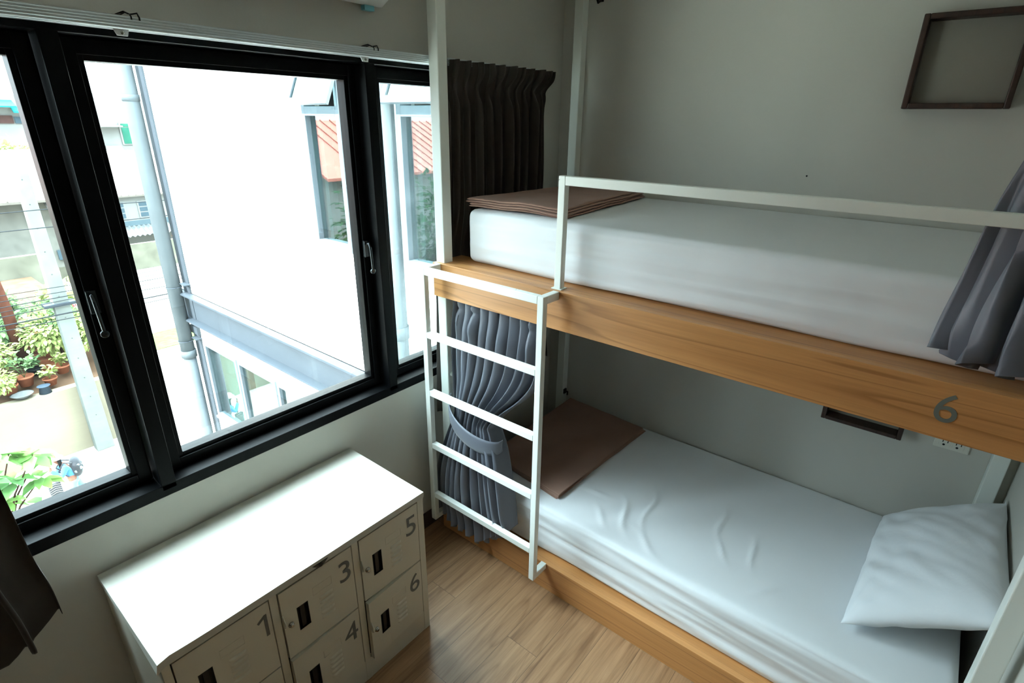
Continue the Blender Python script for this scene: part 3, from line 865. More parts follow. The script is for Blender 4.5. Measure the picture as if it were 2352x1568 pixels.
# tie-back band
b = MB()
def band(s, t):
    # loops around the front of the bundle, sagging
    a = pi * (1 - s) * 1.0
    cx, rx, ry = .300, .158, .072
    x = cx - rx * cos(pi * s) ; y = 1.252 - ry * sin(pi * s)
    zc = .775 - .135 * sin(pi * s * .62) - .0 * s
    z = zc + (.5 - t) * (.056 + .022 * sin(pi * s))
    return Vector((x, y - .004 * sin(pi * t), z))
b.grid(band, 40, 6)
tb = b.build('tieback', M['grey_cloth'], lc)
m = tb.modifiers.new('thick', 'SOLIDIFY'); m.thickness = .003
# upper bunk curtain at the right edge: bundled above, fanning out to the ledge
rows = [(2.60, (1.905, 1.325), (2.090, 1.325), .03, (0, 1)), (2.2, (1.90, 1.325), (2.090, 1.325), .035, (0, 1)), (1.95, (1.855, 1.325), (2.085, 1.325), .035, (0, 1)), (1.80, (1.825, 1.322), (2.085, 1.322), .034, (0, 1)),
        (1.65, (1.808, 1.318), (2.090, 1.318), .034, (0, 1)), (1.52, (1.792, 1.312), (2.095, 1.312), .036, (0, 1)), (1.425, (1.785, 1.308), (2.095, 1.31), .038, (0, 1))]
uc = grey_curtain(rows, 3, 9, hem=lambda s: .008 + .02 * (1 - s))
tag(uc, 'grey bed curtain hanging at the pillow end of the upper bunk', 'curtain')

# ------------------------------------------------------------------ shelf boxes, socket, hook
def shelf(z0, z1, label):
    b = MB(); x0, x1, ys, t = 1.5112, 1.8098, 2.187, .018
    b.box(x0, x0 + t, ys, YW, z0, z1); b.box(x1 - t, x1, ys, YW, z0, z1)
    b.box(x0 + t, x1 - t, ys, YW, z0, z0 + t); b.box(x0 + t, x1 - t, ys, YW, z1 - t, z1)
    o = b.build('shelf_frame', M['walnut'], bevel=.003)
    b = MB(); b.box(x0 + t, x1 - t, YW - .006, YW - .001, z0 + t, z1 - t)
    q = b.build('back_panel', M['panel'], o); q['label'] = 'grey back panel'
    return tag(o, label, 'shelf')
shelf(2.0334, 2.3277, 'dark brown square wooden shelf frame high on the back wall')
shelf(.775, 1.069, 'dark brown wooden shelf frame below the upper bunk board')
so = empty('power_socket', (1.972, YW, .80)); tag(so, 'ivory double power socket under the upper bunk', 'power socket')
b = MB(); b.box(1.915, 2.029, YW - .008, YW, .770, .840); b.build('face_plate', M['socket'], so, bevel=.003)
for cx in (1.950, 1.993):
    b = MB(); b.box(cx - .019, cx + .019, YW - .0105, YW - .007, .783, .827); q = b.build('outlet', M['socket'], so, bevel=.001)
    b = MB()
    b.lathe([(.0045, YW - .0110), (.0045, YW - .0098)], (cx - .003, 0, .789), 10, axis='y')
    for dx in (-.008, .008): b.box(cx + dx - .0015, cx + dx + .0015, YW - .0112, YW - .0098, .799, .808)
    b.build('socket_hole', M['dark'], q)
b = MB(); b.box(.196, .222, YW - .006, YW, 2.50, 2.56); b.tube([(.209, YW - .004, 2.51), (.209, YW - .03, 2.495), (.209, YW - .04, 2.51)], .007, 8)
tag(b.build('coat_hook', M['dark'], bevel=.002), 'small black coat hook at the top of the back wall', 'hook')
b = MB(); b.lathe([(.0035, YW - .003), (.0035, YW - .0002)], (1.241, 0, 1.781), 10, axis='y')
tag(b.build('wall_nail', M['dark']), 'tiny black nail head in the back wall above the guard rail', 'nail')

# ================================================================== outside the window
GZ = -7.6
_painted = painted
def painted(*a, **k):
    m = _painted(*a, **k)
    m.node_tree.nodes['Principled BSDF'].inputs['Specular IOR Level'].default_value *= .12
    return m
def osr(k, r, g, b):
    c = srgb(r, g, b); return (c[0] * k, c[1] * k, c[2] * k, 1)
M['render_white'] = painted('white_facade_render', srgb(232, 232, 228), .85, .01, 1, .05, 40, .2)
M['facade_grey'] = painted('grey_blue_steel', osr(0.743, 50, 56, 62), .5, .06, 3, .05, 60, .4)
M['win_alu'] = painted('grey_window_aluminium', osr(1.48, 58, 64, 69), .45, .03, 4, 0, 60, .4)
M['win_dark'] = painted('dark_window_reveal', osr(1, 24, 30, 34), .6, .05, 4, 0)
M['pipe'] = painted('grey_pvc_pipe', osr(1.37, 48, 53, 56), .6, .08, 4, .03, 30, .4)
M['asphalt'] = painted('pale_sunlit_concrete', osr(1.1, 140, 136, 128), .9, .08, .8, .3, 12, .2)
M['sand'] = painted('pale_gravel', osr(0.4, 132, 122, 106), .95, .1, 1.2, .4, 14, .1)
M['wallconc'] = painted('cream_concrete_wall', osr(0.565, 128, 120, 104), .9, .10, .7, .3, 6, .1)
M['soil'] = painted('brown_soil', osr(1.35, 58, 44, 34), .95, .2, 3, .4, 10, .1)
M['terracotta'] = painted('terracotta', osr(1.03, 98, 58, 42), .8, .12, 6, .1, 30, .2)
M['blackpot'] = painted('black_plastic_pot', osr(0.9, 20, 24, 26), .5, .1, 10, 0)
M['bluepot'] = painted('grey_blue_bucket', osr(1, 40, 48, 56), .5, .1, 10, 0)
M['whitepot'] = painted('white_basin', osr(0.36, 120, 122, 122), .5, .1, 10, 0)
M['bark'] = painted('grey_brown_bark', osr(0.6, 56, 42, 34), .9, .2, 12, .4, 20, .1)
M['trunkred'] = painted('reddish_tree_trunk', osr(0.66, 72, 42, 32), .9, .2, 6, .4, 20, .1)
M['concrete_pole'] = painted('pale_concrete_pole', osr(0.506, 112, 116, 112), .9, .1, 3, .2, 20, .1)
M['cable'] = painted('black_cable', osr(1.25, 22, 24, 26), .6, .1, 5, 0)
M['grass'] = painted('short_grass', osr(1.4, 58, 78, 34), .95, .25, 4, .5, 20, .1)
M['rooftile'] = painted('weathered_roof_sheets', osr(0.389, 122, 114, 106), .8, .1, 2, .2, 8, .2)
M['roofgrey'] = painted('grey_corrugated_sheet', osr(0.499, 92, 96, 98), .7, .12, 2, .1, 20, .2)
M['redtile'] = painted('red_roof_tile', osr(1.58, 112, 66, 58), .75, .1, 3, .2, 10, .2)
M['housewhite'] = painted('pale_house_paint', osr(0.399, 140, 140, 136), .85, .06, 1, .1, 10, .2)
M['housegrey'] = painted('weathered_boards', osr(0.655, 96, 94, 88), .9, .15, 3, .2, 10, .1)
M['houseblue'] = painted('pale_blue_panel', osr(0.36, 96, 112, 118), .8, .05, 3, 0)
M['stone'] = painted('mossy_concrete_block', osr(0.571, 100, 98, 86), .95, .22, 1.4, .4, 8, .1)
M['glassdark'] = painted('dark_far_glass', osr(1.05, 42, 54, 60), .2, .1, 2, 0, 60, .6)
M['glassgreen'] = painted('green_far_glass', osr(1.25, 24, 62, 50), .2, .25, 1, 0, 60, .6)
M['teal'] = painted('teal_awning_sheet', osr(0.528, 30, 128, 126), .6, .06, 3, 0)
M['brick'] = painted('brown_brick_band', osr(0.528, 76, 56, 52), .9, .2, 6, .1, 20, .1)
M['orange'] = painted('orange_tarpaulin', osr(0.6, 120, 70, 40), .7, .1, 3, 0)
M['tealcloth'] = cloth('pale_teal_curtain', osr(1, 96, 150, 148), .8, .1, .05, 300)
M['beige'] = painted('beige_interior', osr(1, 120, 116, 100), .8, .05, 2, 0)
M['out_glass'] = glass_mat('outer_glass', (.70, .84, .82, 1), .002, 2.2, scale=2)
def leafmat(name, c0, c1, tr=.35):
    m, t, b = new_mat(name, c0, .55, 0, .03)
    v = mapped(t); n1 = N(t, 'ShaderNodeTexNoise'); n1.inputs['Scale'].default_value = 3.5; n1.inputs['Detail'].default_value = 3
    t.links.new(v, n1.inputs[0]); c = ramp(t, n1.outputs[0], [(.35, c0), (.65, c1)]); t.links.new(c, b.inputs['Base Color'])
    ts = N(t, 'ShaderNodeBsdfTranslucent'); t.links.new(c, ts.inputs[0])
    mx = N(t, 'ShaderNodeMixShader'); mx.inputs[0].default_value = tr
    t.links.new(b.outputs[0], mx.inputs[1]); t.links.new(ts.outputs[0], mx.inputs[2])
    t.links.new(mx.outputs[0], t.nodes['Material Output'].inputs[0]); return m
M['leaf_y'] = leafmat('yellow_green_leaves', osr(1.46, 92, 102, 58), osr(1.46, 112, 120, 74))
M['leaf_g'] = leafmat('mid_green_leaves', osr(1.35, 58, 78, 50), osr(1.35, 80, 98, 64))
M['leaf_d'] = leafmat('deep_green_leaves', osr(1.44, 18, 40, 22), osr(1.44, 34, 60, 34))
M['leaf_big'] = leafmat('broad_fresh_leaves', osr(0.986, 66, 104, 62), osr(0.986, 84, 116, 56), .4)
M['leaf_r'] = leafmat('crimson_flowers', osr(1.15, 120, 30, 36), osr(1.15, 140, 60, 60))

def outside(o, label, cat, group=None): return tag(o, label, cat, group)
b = MB(); b.box(-140, -.22, -90, 120, GZ - .3, GZ)
st(b.build('street', M['asphalt'], origin=(0, 0, GZ)), 'sun bleached pale street and yard below the window', 'street')
# outer face of our own building under and beside the window
b = MB(); b.box(-.22, -.2, -12, WY0, GZ, 6); b.box(-.22, -.2, WY1, 3.6, GZ, 6); b.box(-.22, -.2, WY0, WY1, GZ, WZ0 - .01); b.box(-.22, -.2, WY0, WY1, WZ1 + .01, 6)
b.box(-.26, -.12, WY0, WY1, WZ0 - .035, WZ0 - .003)
st(b.build('trim_1', M['render_white'], origin=(-.21, 0, 0)), 'pale outer wall face and sill around the window', 'outer wall')

# ---- neighbouring wing
bl = empty('building', (-4.8, 5, GZ)); outside(bl, 'white rendered neighbouring wing with steel beam and grey windows', 'building')
NY, XC = 3.6, -9.28
wins = [(-4.54, -3.80, .46, 2.47), (-2.83, -2.09, .46, 2.47)]
lows = [(-9.17, -7.86, -3.78, -2.15), (-7.80, -6.48, -3.78, -2.15), (-6.42, -5.10, -3.78, -2.15)]
holes = wins + lows
def wall_holes(b, x0, x1, z0, z1, y0, y1, holes):
    xs = sorted({x0, x1} | {h[0] for h in holes} | {h[1] for h in holes}); zs = sorted({z0, z1} | {h[2] for h in holes} | {h[3] for h in holes})
    for i in range(len(xs) - 1):
        for j in range(len(zs) - 1):
            cx, cz = (xs[i] + xs[i + 1]) / 2, (zs[j] + zs[j + 1]) / 2
            if not any(h[0] < cx < h[1] and h[2] < cz < h[3] for h in holes): b.box(xs[i], xs[i + 1], y0, y1, zs[j], zs[j + 1])
b = MB(); wall_holes(b, XC, -.2, GZ, 6, NY, NY + .15, holes)
b.box(XC, XC + .15, NY + .15, 9, GZ, 6); b.box(XC, -.2, 8.9, 9, GZ, 6); b.box(XC, -.2, NY, 9, 5.9, 6)
b.box(-.35, -.2, NY + .15, 9, GZ, 6)
bmesh.ops.remove_doubles(b.bm, verts=b.bm.verts, dist=1e-4)
b.build('wall', M['render_white'], bl)
b = MB()
for z in (-4.2, -1.5): b.box(XC + .15, -.35, NY + .15, 8.9, z - .1, z + .1)
b.box(XC + .15, -.35, 6.5, 6.6, -7.5, 5.8)
b.build('interior', M['beige'], bl)
b = MB(); b.box(XC, -.22, NY - .02, NY, -1.71, -1.17); b.box(XC - .7, -.22, NY - .16, NY - .0, -1.20, -1.17); b.box(XC - .75, -.22, NY - .16, NY, -1.73, -1.70)
b.box(XC - .7, XC, NY - .02, NY + .1, -1.71, -1.17)
b.build('steel_beam', M['facade_grey'], bl)
b = MB(); b.box(XC - .27, XC, NY - .03, NY + .12, GZ, 6); b.box(XC - .31, XC + .02, NY - .06, NY + .12, -2.02, -1.86)
b.build('steel_column', M['facade_grey'], bl)
b = MB(); b.tube([(-9.54, 3.4, 6), (-9.54, 3.4, -2.5)], .125, 20); b.tube([(-9.54, 3.4, -2.35), (-9.54, 3.4, -2.5)], .14, 20); b.tube([(-9.54, 3.4, -2.45), (-9.54, 3.4, GZ)], .115, 20)
b.tube([(-9.54, 3.4, 2.2), (-9.54, 3.4, 2.3)], .133, 20)
dp = b.build('drainpipe', M['pipe'], bl)
for z in (-1.05, -2.15):
    b = MB(); b.tube([(-9.54 + .135 * cos(a), 3.4 + .135 * sin(a), z) for a in [2 * pi * k / 20 for k in range(21)]], .008, 6)
    b.box(-9.45, -9.2, 3.47, 3.58, z + .06, z + .075); b.build('pipe_clamp', M['facade_grey'], dp)
b = MB(); b.tube([(-2.97, 3.46, 6), (-2.97, 3.46, GZ)], .105, 18); b.tube([(-2.97, 3.46, -.25), (-2.97, 3.46, -.4)], .118, 18)
b.build('drainpipe', M['pipe'], bl)
for x0, x1, z0, z1 in wins:
    b = MB(); f = .065; y0, y1 = NY - .10, NY + .05
    b.box(x0, x0 + f, y0, y1, z0, z1); b.box(x1 - f, x1, y0, y1, z0, z1); b.box(x0 + f, x1 - f, y0, y1, z0, z0 + .09); b.box(x0 + f, x1 - f, y0, y1, 2.00, 2.10); b.box(x0 + f, x1 - f, y0, y1, z1 - .05, z1)
    wf = b.build('window_frame', M['win_alu'], bl, bevel=.004)
    b = MB(); b.box(x0 + f, x0 + f + .15, NY + .02, NY + .14, z0 + .09, 2.0); b.box(x0 + f + .07, x0 + f + .08, NY - .02, NY + .02, z0 + .09, 2.0)
    b.build('inner_jamb', M['win_dark'], wf)
    b = MB(); b.box(x0 + f, x1 - f, NY - .03, NY - .022, z0 + .09, 2.0); b.build('pane', M['out_glass'], wf)
    b = MB(); rt_ = Matrix.Rotation(radians(-24), 4, 'X'); pv = (0, y0, z1 - .02)
    for (a0, a1, c0, c1) in ((x0 - .04, x0 + .03, 2.08, z1), (x1 - .03, x1 + .04, 2.08, z1), (x0 + .03, x1 - .03, 2.08, 2.15), (x0 + .03, x1 - .03, z1 - .05, z1)):
        b.box(a0, a1, y0 - .03, y0 + .01, c0, c1, rot=rt_, piv=pv)
    aw = b.build('awning_sash', M['win_alu'], wf, bevel=.003)
    b = MB(); b.box(x0 + .03, x1 - .03, y0 - .012, y0 - .006, 2.15, z1 - .05, rot=rt_, piv=pv); b.build('pane', M['out_glass'], wf)
for i, (x0, x1, z0, z1) in enumerate(lows):
    b = MB(); f = .06; y0, y1 = NY - .03, NY + .08
    b.box(x0, x0 + f, y0, y1, z0, z1); b.box(x1 - f, x1, y0, y1, z0, z1); b.box(x0 + f, x1 - f, y0, y1, z0, z0 + .08); b.box(x0 + f, x1 - f, y0, y1, z1 - .06, z1)
    b.box(x0 - .03, x1 + .03, NY - .07, NY, z0 - .05, z0)
    wf = b.build('window_frame', M['win_alu'], bl, bevel=.004)
    b = MB(); b.box(x0 + f, x0 + f + .14, NY + .05, NY + .14, z0 + .08, z1 - .06); b.build('inner_jamb', M['win_dark'], wf)
    b = MB(); b.box(x0 + f, x1 - f, NY + .02, NY + .028, z0 + .08, z1 - .06); b.build('pane', M['out_glass'], wf)
rows = [(-2.15, (-8.80, 3.92), (-8.20, 3.92), .10, (0, 1)), (-2.9, (-8.80, 3.92), (-8.25, 3.92), .10, (0, 1)), (-3.15, (-8.72, 3.92), (-8.45, 3.92), .08, (0, 1)), (-3.4, (-8.78, 3.92), (-8.40, 3.92), .10, (0, 1)), (-4.0, (-8.80, 3.92), (-8.35, 3.92), .10, (0, 1))]
c = curtain_mesh(dense(rows, 20), 5, 'curtain', M['tealcloth'], seed=11, nz=24)
tag(c, 'pale teal curtain tied back inside the lower window of the white wing', 'curtain')

# ---- vegetation
def leaves(b, c, rad, n, size, rnd, squash=.8, mi=0, droop=0.3, fold=True):
    for k in range(n):
        d = Vector((rnd.gauss(0, 1), rnd.gauss(0, 1), rnd.gauss(0, 1))).normalized()
        r = rad * (rnd.random() ** .4)
        p = Vector(c) + Vector((d.x * r, d.y * r, d.z * r * squash))
        ax = (d + Vector((rnd.uniform(-.6, .6), rnd.uniform(-.6, .6), rnd.uniform(-.9, .3)))).normalized()
        leaf(b, p, ax, size * rnd.uniform(.6, 1.25), rnd, mi)
def leaf(b, p, ax, s, rnd, mi=0, wd=.26):
    sd = ax.cross(Vector((rnd.uniform(-.3, .3), rnd.uniform(-.3, .3), 1))).normalized() * s * wd
    up_ = sd.cross(ax).normalized() * s * .08
    P = [p, p + ax * s * .35 + sd + up_, p + ax * s * .7 + sd * .8 + up_ * .5, p + ax * s - up_ * 2, p + ax * s * .7 - sd * .8 + up_ * .5, p + ax * s * .35 - sd + up_, p + ax * s * .4 - up_ * .3]
    v = [b.bm.verts.new(q) for q in P]
    for tri in ((0, 1, 6), (1, 2, 6), (2, 3, 6), (3, 4, 6), (4, 5, 6), (5, 0, 6)):
        f = b.bm.faces.new([v[i] for i in tri]); f.material_index = mi; f.smooth = True
rnd = random.Random(5)
def plain_build(b, name, mat, parent=None, origin=None):
    me = bpy.data.meshes.new(name); off = wloc(parent) if parent is not None else Vector(origin or (0, 0, 0))
    for v in b.bm.verts: v.co -= off
    b.bm.to_mesh(me); b.bm.free()
    return link(name, me, mat, parent, None if parent is not None else origin)
def shrub(name, base, h, rad, n, size, mat, label, group=None, cat='shrub', squash=.8, blobs=3, stem='bark'):
    e = empty(name, base); tag(e, label, cat, group)
    b = MB(); B = Vector(base)
    tops = [B + Vector((rnd.uniform(-.5, .5) * rad, rnd.uniform(-.5, .5) * rad, h * rnd.uniform(.65, .95))) for _ in range(blobs)]
    for q in tops: b.tube([B, B.lerp(q, .5) + Vector((rnd.uniform(-.05, .05), 0, 0)) * h, q], [.03 * h, .02 * h, .008 * h], 6)
    b.build('stem', M[stem], e)
    b = MB()
    for q in tops: leaves(b, q, rad * .75, n // blobs, size, rnd, squash)
    plain_build(b, 'foliage', M[mat], e)
    return e
def pot(base, r, h, mat, label, plant=None):
    e = empty('potted_plant', base); tag(e, label, 'potted plant', None)
    b = MB(); b.lathe([(r * .7, 0), (r * .95, h * .85), (r * 1.08, h * .86), (r * 1.08, h), (r * .92, h), (r * .88, h * .85)], base, 18)
    b.build('pot', M[mat], e)
    b = MB(); B = Vector(base) + Vector((0, 0, h * .85))
    k, hh, mt_ = plant or (6, .5, 'leaf_g')
    for i in range(k):
        a = 2 * pi * i / k + rnd.random(); q = B + Vector((cos(a) * hh * .4, sin(a) * hh * .4, hh * rnd.uniform(.6, 1)))
        b.tube([B, B.lerp(q, .6) + Vector((0, 0, .05)), q], [.008, .006, .003], 5)
        for j in range(9):
            pp = B.lerp(q, .4 + .07 * j); d = Vector((rnd.uniform(-1, 1), rnd.uniform(-1, 1), rnd.uniform(-.2, .6))).normalized()
            leaf(b, pp, d, .17, rnd)
    plain_build(b, 'foliage', M[mt_], e)
    return e
# retaining wall and terrace
b = MB(); b.box(-17.7, -17.4, -14, 4.25, GZ, -5.53)
outside(b.build('retaining_wall', M['wallconc'], origin=(-17.5, 0, GZ)), 'long cream concrete retaining wall below the potted garden', 'wall')
b = MB(); b.poly([(-17.7, -14, GZ), (-17.7, -14, -5.62), (-21.6, -14, -4.45), (-36, -14, -4.4), (-36, -14, GZ)], (0, 18.25, 0))
st(b.build('terrace_ground', M['soil'], origin=(-20, 0, GZ)), 'brown earth terrace rising behind the retaining wall', 'ground')
b = MB()
for k in range(9):
    x = -18.6 - k * .28; z = -5.17 + (-(x) - 18.6) * .30 + .02
    b.box(x - .28, x, 2.22 + .04 * k, 2.82 + .02 * k, z - .15, z + .06)
outside(b.build('garden_steps', M['terracotta'], bevel=.01), 'brown wooden garden steps climbing between the shrubs', 'steps')
GS = 'shrubs in the garden behind the retaining wall'
shrub('garden_shrub', (-19.4, 3.00, -4.92), 1.2, .75, 700, .20, 'leaf_g', 'green broad leafed shrub beside the top of the garden steps', GS)
shrub('garden_shrub', (-19.8, 1.85, -4.82), 1.1, .75, 700, .20, 'leaf_g', 'green shrub at the left edge left of the garden steps', GS)
shrub('garden_shrub', (-18.5, 3.05, -5.2), 1.2, .95, 1300, .17, 'leaf_y', 'large yellow green shrub left of the concrete pole', GS)
shrub('garden_shrub', (-18.6, 3.95, -5.2), 1.1, .80, 1000, .17, 'leaf_y', 'yellow green shrub right of the concrete pole', GS)
shrub('garden_shrub', (-18.7, 1.40, -5.15), .9, .60, 600, .16, 'leaf_y', 'yellow green shrub behind the terracotta pots', GS)
shrub('garden_shrub', (-17.95, 1.15, -5.4), .6, .50, 500, .13, 'leaf_y', 'low yellow green shrub spilling over the wall edge', GS)
shrub('garden_shrub', (-21.2, 2.05, -4.45), 1.1, .65, 500, .18, 'leaf_g', 'green shrub at the foot of the reddish trunk', GS)
shrub('garden_shrub', (-19.6, 4.05, -4.9), 1.1, .45, 260, .12, 'leaf_r', 'shrub with crimson flowers beside the window frame', GS)
shrub('garden_shrub', (-22.0, 3.9, -4.45), .7, .55, 200, .32, 'leaf_y', 'spiky yellow green plant far behind the pole', GS)
pot((-21.0, 2.62, -4.45), .26, .28, 'terracotta', 'terracotta pot with a leafy plant at the top of the garden steps', (5, .7, 'leaf_g'))
pot((-18.1, 1.85, -5.36), .21, .30, 'terracotta', 'terracotta pot with bare branching plant near the wall edge', (5, .8, 'leaf_g'))
pot((-18.45, 2.15, -5.24), .18, .22, 'blackpot', 'black pot with a spiky green plant beside the steps', (9, .4, 'leaf_g'))
pot((-17.95, 1.45, -5.42), .20, .26, 'terracotta', 'terracotta pot under the yellow green leaves at the left', (5, .4, 'leaf_y'))
pot((-17.85, 2.35, -5.44), .17, .22, 'terracotta', 'small terracotta pot at the foot of the large yellow green shrub', (5, .4, 'leaf_y'))
pot((-18.2, 2.75, -5.3), .19, .24, 'terracotta', 'terracotta pot half hidden by the large yellow green shrub', (5, .5, 'leaf_y'))
b = MB(); b.lathe([(.15, 0), (.11, .22), (.16, .23), (.16, .0)][:3], (-17.56, 2.12, -5.53), 18)
outside(b.build('plant_pot', M['bluepot']), 'grey blue pot upturned on the retaining wall edge', 'pot')
b = MB(); b.lathe([(.12, 0), (.25, .12), (.27, .13), (.22, .12), (.10, .03)], (-17.62, 1.62, -5.52), 18)
outside(b.build('wash_basin', M['whitepot']), 'white basin lying on the retaining wall edge', 'basin')
e = empty('garden_tree', (-19, 2.0, -5.1)); tag(e, 'reddish tree trunk at the far left behind the garden', 'tree')
b = MB(); b.tube([(-19.2, 2.08, -5.1), (-19.1, 2.08, -3.3), (-19, 2.02, -2.2), (-19, 1.6, -.9)], [.16, .14, .12, .08], 10); b.build('trunk', M['trunkred'], e)
b = MB(); leaves(b, (-19, 1.2, -.6), .7, 300, .2, rnd); plain_build(b, 'foliage', M['leaf_g'], e)
# utility pole
up_ = empty('utility_pole', (-17.1, 2.98, GZ)); tag(up_, 'tall pale square concrete utility pole in the street', 'utility pole')
b = MB(); vs_ = b.box(-17.27, -16.93, 2.75, 3.21, GZ, .6)
for v in vs_:
    if v.co.z > 0: v.co.x = -17.1 + (v.co.x + 17.1) * .65; v.co.y = 3.0 + (v.co.y - 2.98) * .62
b.build('shaft', M['concrete_pole'], up_, bevel=.02)
for k in range(12):
    b = MB(); z = GZ + 1.2 + .62 * k; b.lathe([(.014, -16.955 - .005 * k), (.014, -16.93 - .005 * k)], (0, 2.98, z), 8, axis='x'); b.build('bolt_hole', M['dark'], up_)
b = MB(); b.box(-17.26, -16.90, 2.6, 3.3, -2.95, -2.87); b.build('crossarm', M['facade_grey'], up_)
lab = ['topmost thin cable crossing in front of the old house', 'second cable down crossing in front of the old house', 'topmost cable over the garden', 'second cable down over the garden', 'third cable down over the garden',
       'fourth cable down over the garden', 'fifth cable down over the garden', 'thick sagging cable over the garden shrubs', 'lowest cable over the garden shrubs']
for k, (z, y0_, y1_, r) in enumerate([(-.35, -20, 30, .012), (-.80, -20, 30, .012), (-2.38, -20, 30, .010), (-2.52, -20, 30, .010), (-2.66, -20, 30, .012), (-2.78, -20, 30, .010), (-2.92, -20, 30, .012), (-3.16, -20, 30, .020), (-3.30, -20, 30, .012)]):
    b = MB(); n_ = 26
    b.tube([(-16.82, y0_ + (y1_ - y0_) * i / n_, z + .22 * (((i / n_) * 2 - 1) ** 2) + .02 * sin(i * 1.7 + k)) for i in range(n_ + 1)], r, 5)
    tag(b.build('power_cable', M['cable']), lab[k] , 'cable', 'cables strung along the street')

# near tree below the window
nt = empty('street_tree', (-4.3, -.25, GZ)); tag(nt, 'broad leafed green tree top just below the left casement', 'tree')
b = MB(); J = Vector((-4.3, -.18, -1.75))
b.tube([(-4.3, -.25, GZ), (-4.32, -.22, -4), J], [.07, .05, .022], 8)
tips = [(-4.25, .208, -.90), (-4.35, .07, -.86), (-4.3, .215, -1.175), (-4.3, .03, -1.10), (-4.3, -.09, -1.30), (-4.25, .15, -1.42), (-4.3, .0, -.80), (-4.4, .25, -1.0), (-4.2, -.12, -.98), (-4.35, -.2, -1.15), (-4.3, .22, -1.55)]
for q in tips:
    q = Vector(q); b.tube([J, J.lerp(q, .55) + Vector((0, -.03, .05)), q], [.012, .008, .004], 6)
b.build('branch', M['bark'], nt)
b = MB()
for q in tips:
    for i in range(8):
        a = 2 * pi * i / 8 + rnd.random() * .5
        leaf(b, Vector(q) + Vector((0, 0, rnd.uniform(-.03, .02))), Vector((cos(a), sin(a), rnd.uniform(-.55, .25))).normalized(), rnd.uniform(.13, .22), rnd, wd=.27)
plain_build(b, 'foliage', M['leaf_big'], nt)

# ---- houses beyond
def house(name, x0, x1, y0, y1, z0, z1, roof_h, wallm, roofm, label, wins=(), over=.5, ridge='y', zbase=None):
    e = empty(name, ((x0 + x1) / 2, (y0 + y1) / 2, z0)); tag(e, label, 'house')
    b = MB(); b.box(x0, x1, y0, y1, z0, z1)
    if ridge == 'x':
        b.poly([(x0, y0, z1), (x0, y1, z1), (x0, (y0 + y1) / 2, z1 + roof_h * .92)], (x1 - x0, 0, 0))
    b.build('wall', wallm, e)
    b = MB(); t_ = .1
    if ridge == 'y':
        xm = (x0 + x1) / 2
        b.poly([(x1 + over, y0 - over, z1 - .12), (xm, y0 - over, z1 + roof_h), (x0 - over, y0 - over, z1 - .12), (x0 - over, y0 - over, z1 - .22), (xm, y0 - over, z1 + roof_h - t_), (x1 + over, y0 - over, z1 - .22)], (0, y1 - y0 + 2 * over, 0))
        n_ = int((y1 - y0) / .45)
        for i in range(n_):
            yy = y0 - over + i * .45
            b.poly([(x1 + over, yy, z1 - .11), (xm, yy, z1 + roof_h + .01), (xm, yy + .06, z1 + roof_h + .01), (x1 + over, yy + .06, z1 - .11)], (.01, 0, .035))
    else:
        ym = (y0 + y1) / 2
        b.poly([(x0 - over, y0 - over, z1 - .12), (x0 - over, ym, z1 + roof_h), (x0 - over, y1 + over, z1 - .12), (x0 - over, y1 + over, z1 - .24), (x0 - over, ym, z1 + roof_h - .12), (x0 - over, y0 - over, z1 - .24)], (x1 - x0 + 2 * over, 0, 0))
    b.build('roof', roofm, e)
    for (a0, a1, c0, c1, gm) in wins:
        b = MB(); b.box(x1 - .02, x1 + .05, a0, a1, c0, c1); w_ = b.build('window_frame', M['housewhite'], e)
        b = MB(); n_ = 3
        for i in range(n_):
            zz0 = c0 + .08 + (c1 - c0 - .1) * i / n_; zz1 = zz0 + (c1 - c0 - .1) / n_ - .07
            b.box(x1 + .04, x1 + .06, a0 + .1, a1 - .1, zz0, zz1)
        b.build('pane', gm, w_)
    return e
h1 = house('old_house', -40, -30, -2, 6.6, -4.6, -1.35, 1.7, M['housegrey'], M['rooftile'], 'old pale house with a gable and striped awning behind the garden', wins=[(5.0, 5.55, -2.7, -1.85, M['glassdark'])], over=.8, ridge='y')
b = MB()
b.poly([(-30, 5.7, -1.45), (-29.2, 5.7, -1.85), (-29.2, 5.7, -1.95), (-30, 5.7, -1.55)], (0, 1.4, 0)); b.build('awning', M['housewhite'], h1)
b = MB(); b.box(-29.98, -29.9, 5.7, 5.95, -4.25, -3.8); b.build('small_window', M['glassdark'], h1)
h2 = house('white_house', -54, -44, 8.5, 17, GZ, -3.1, 2.6, M['housewhite'], M['rooftile'], 'white house with paned windows seen left of the drainpipe', wins=[(12.15, 12.85, -4.85, -3.6, M['glassdark']), (13.6, 14.4, -4.85, -3.65, M['glassdark'])], over=.35)
b = MB(); b.box(-44, -43.95, 8.5, 17, -5.35, -5.0); b.build('blue_panel', M['houseblue'], h2)
b = MB(); n_ = 60
def cor(s, t): return Vector((-43.9 + 1.3 * t, 9 + 8 * s, -5.35 - .5 * t + .05 * sin(s * 2 * pi * 26)))
b.grid(cor, 260, 4); b.build('lean_to_roof', M['roofgrey'], h2)
b = MB(); b.box(-40.3, -40, 7.5, 19, GZ, -5.9)
outside(b.build('stone_wall', M['stone'], origin=(-40.1, 13, GZ)), 'mossy grey block wall below the white house', 'wall')
b = MB(); b.poly([(-40.6, 14.4, -5.9), (-40.6, 15.6, -5.9), (-40.6, 15.4, -5.3), (-40.6, 14.7, -5.25)], (-.6, 0, 0))
outside(b.build('tarpaulin', M['orange'], bevel=.05), 'orange cover on the block wall beside the drainpipe', 'tarpaulin')
b = MB(); b.box(-28.5, -28.2, -6, 5.2, -4.9, -3.55)
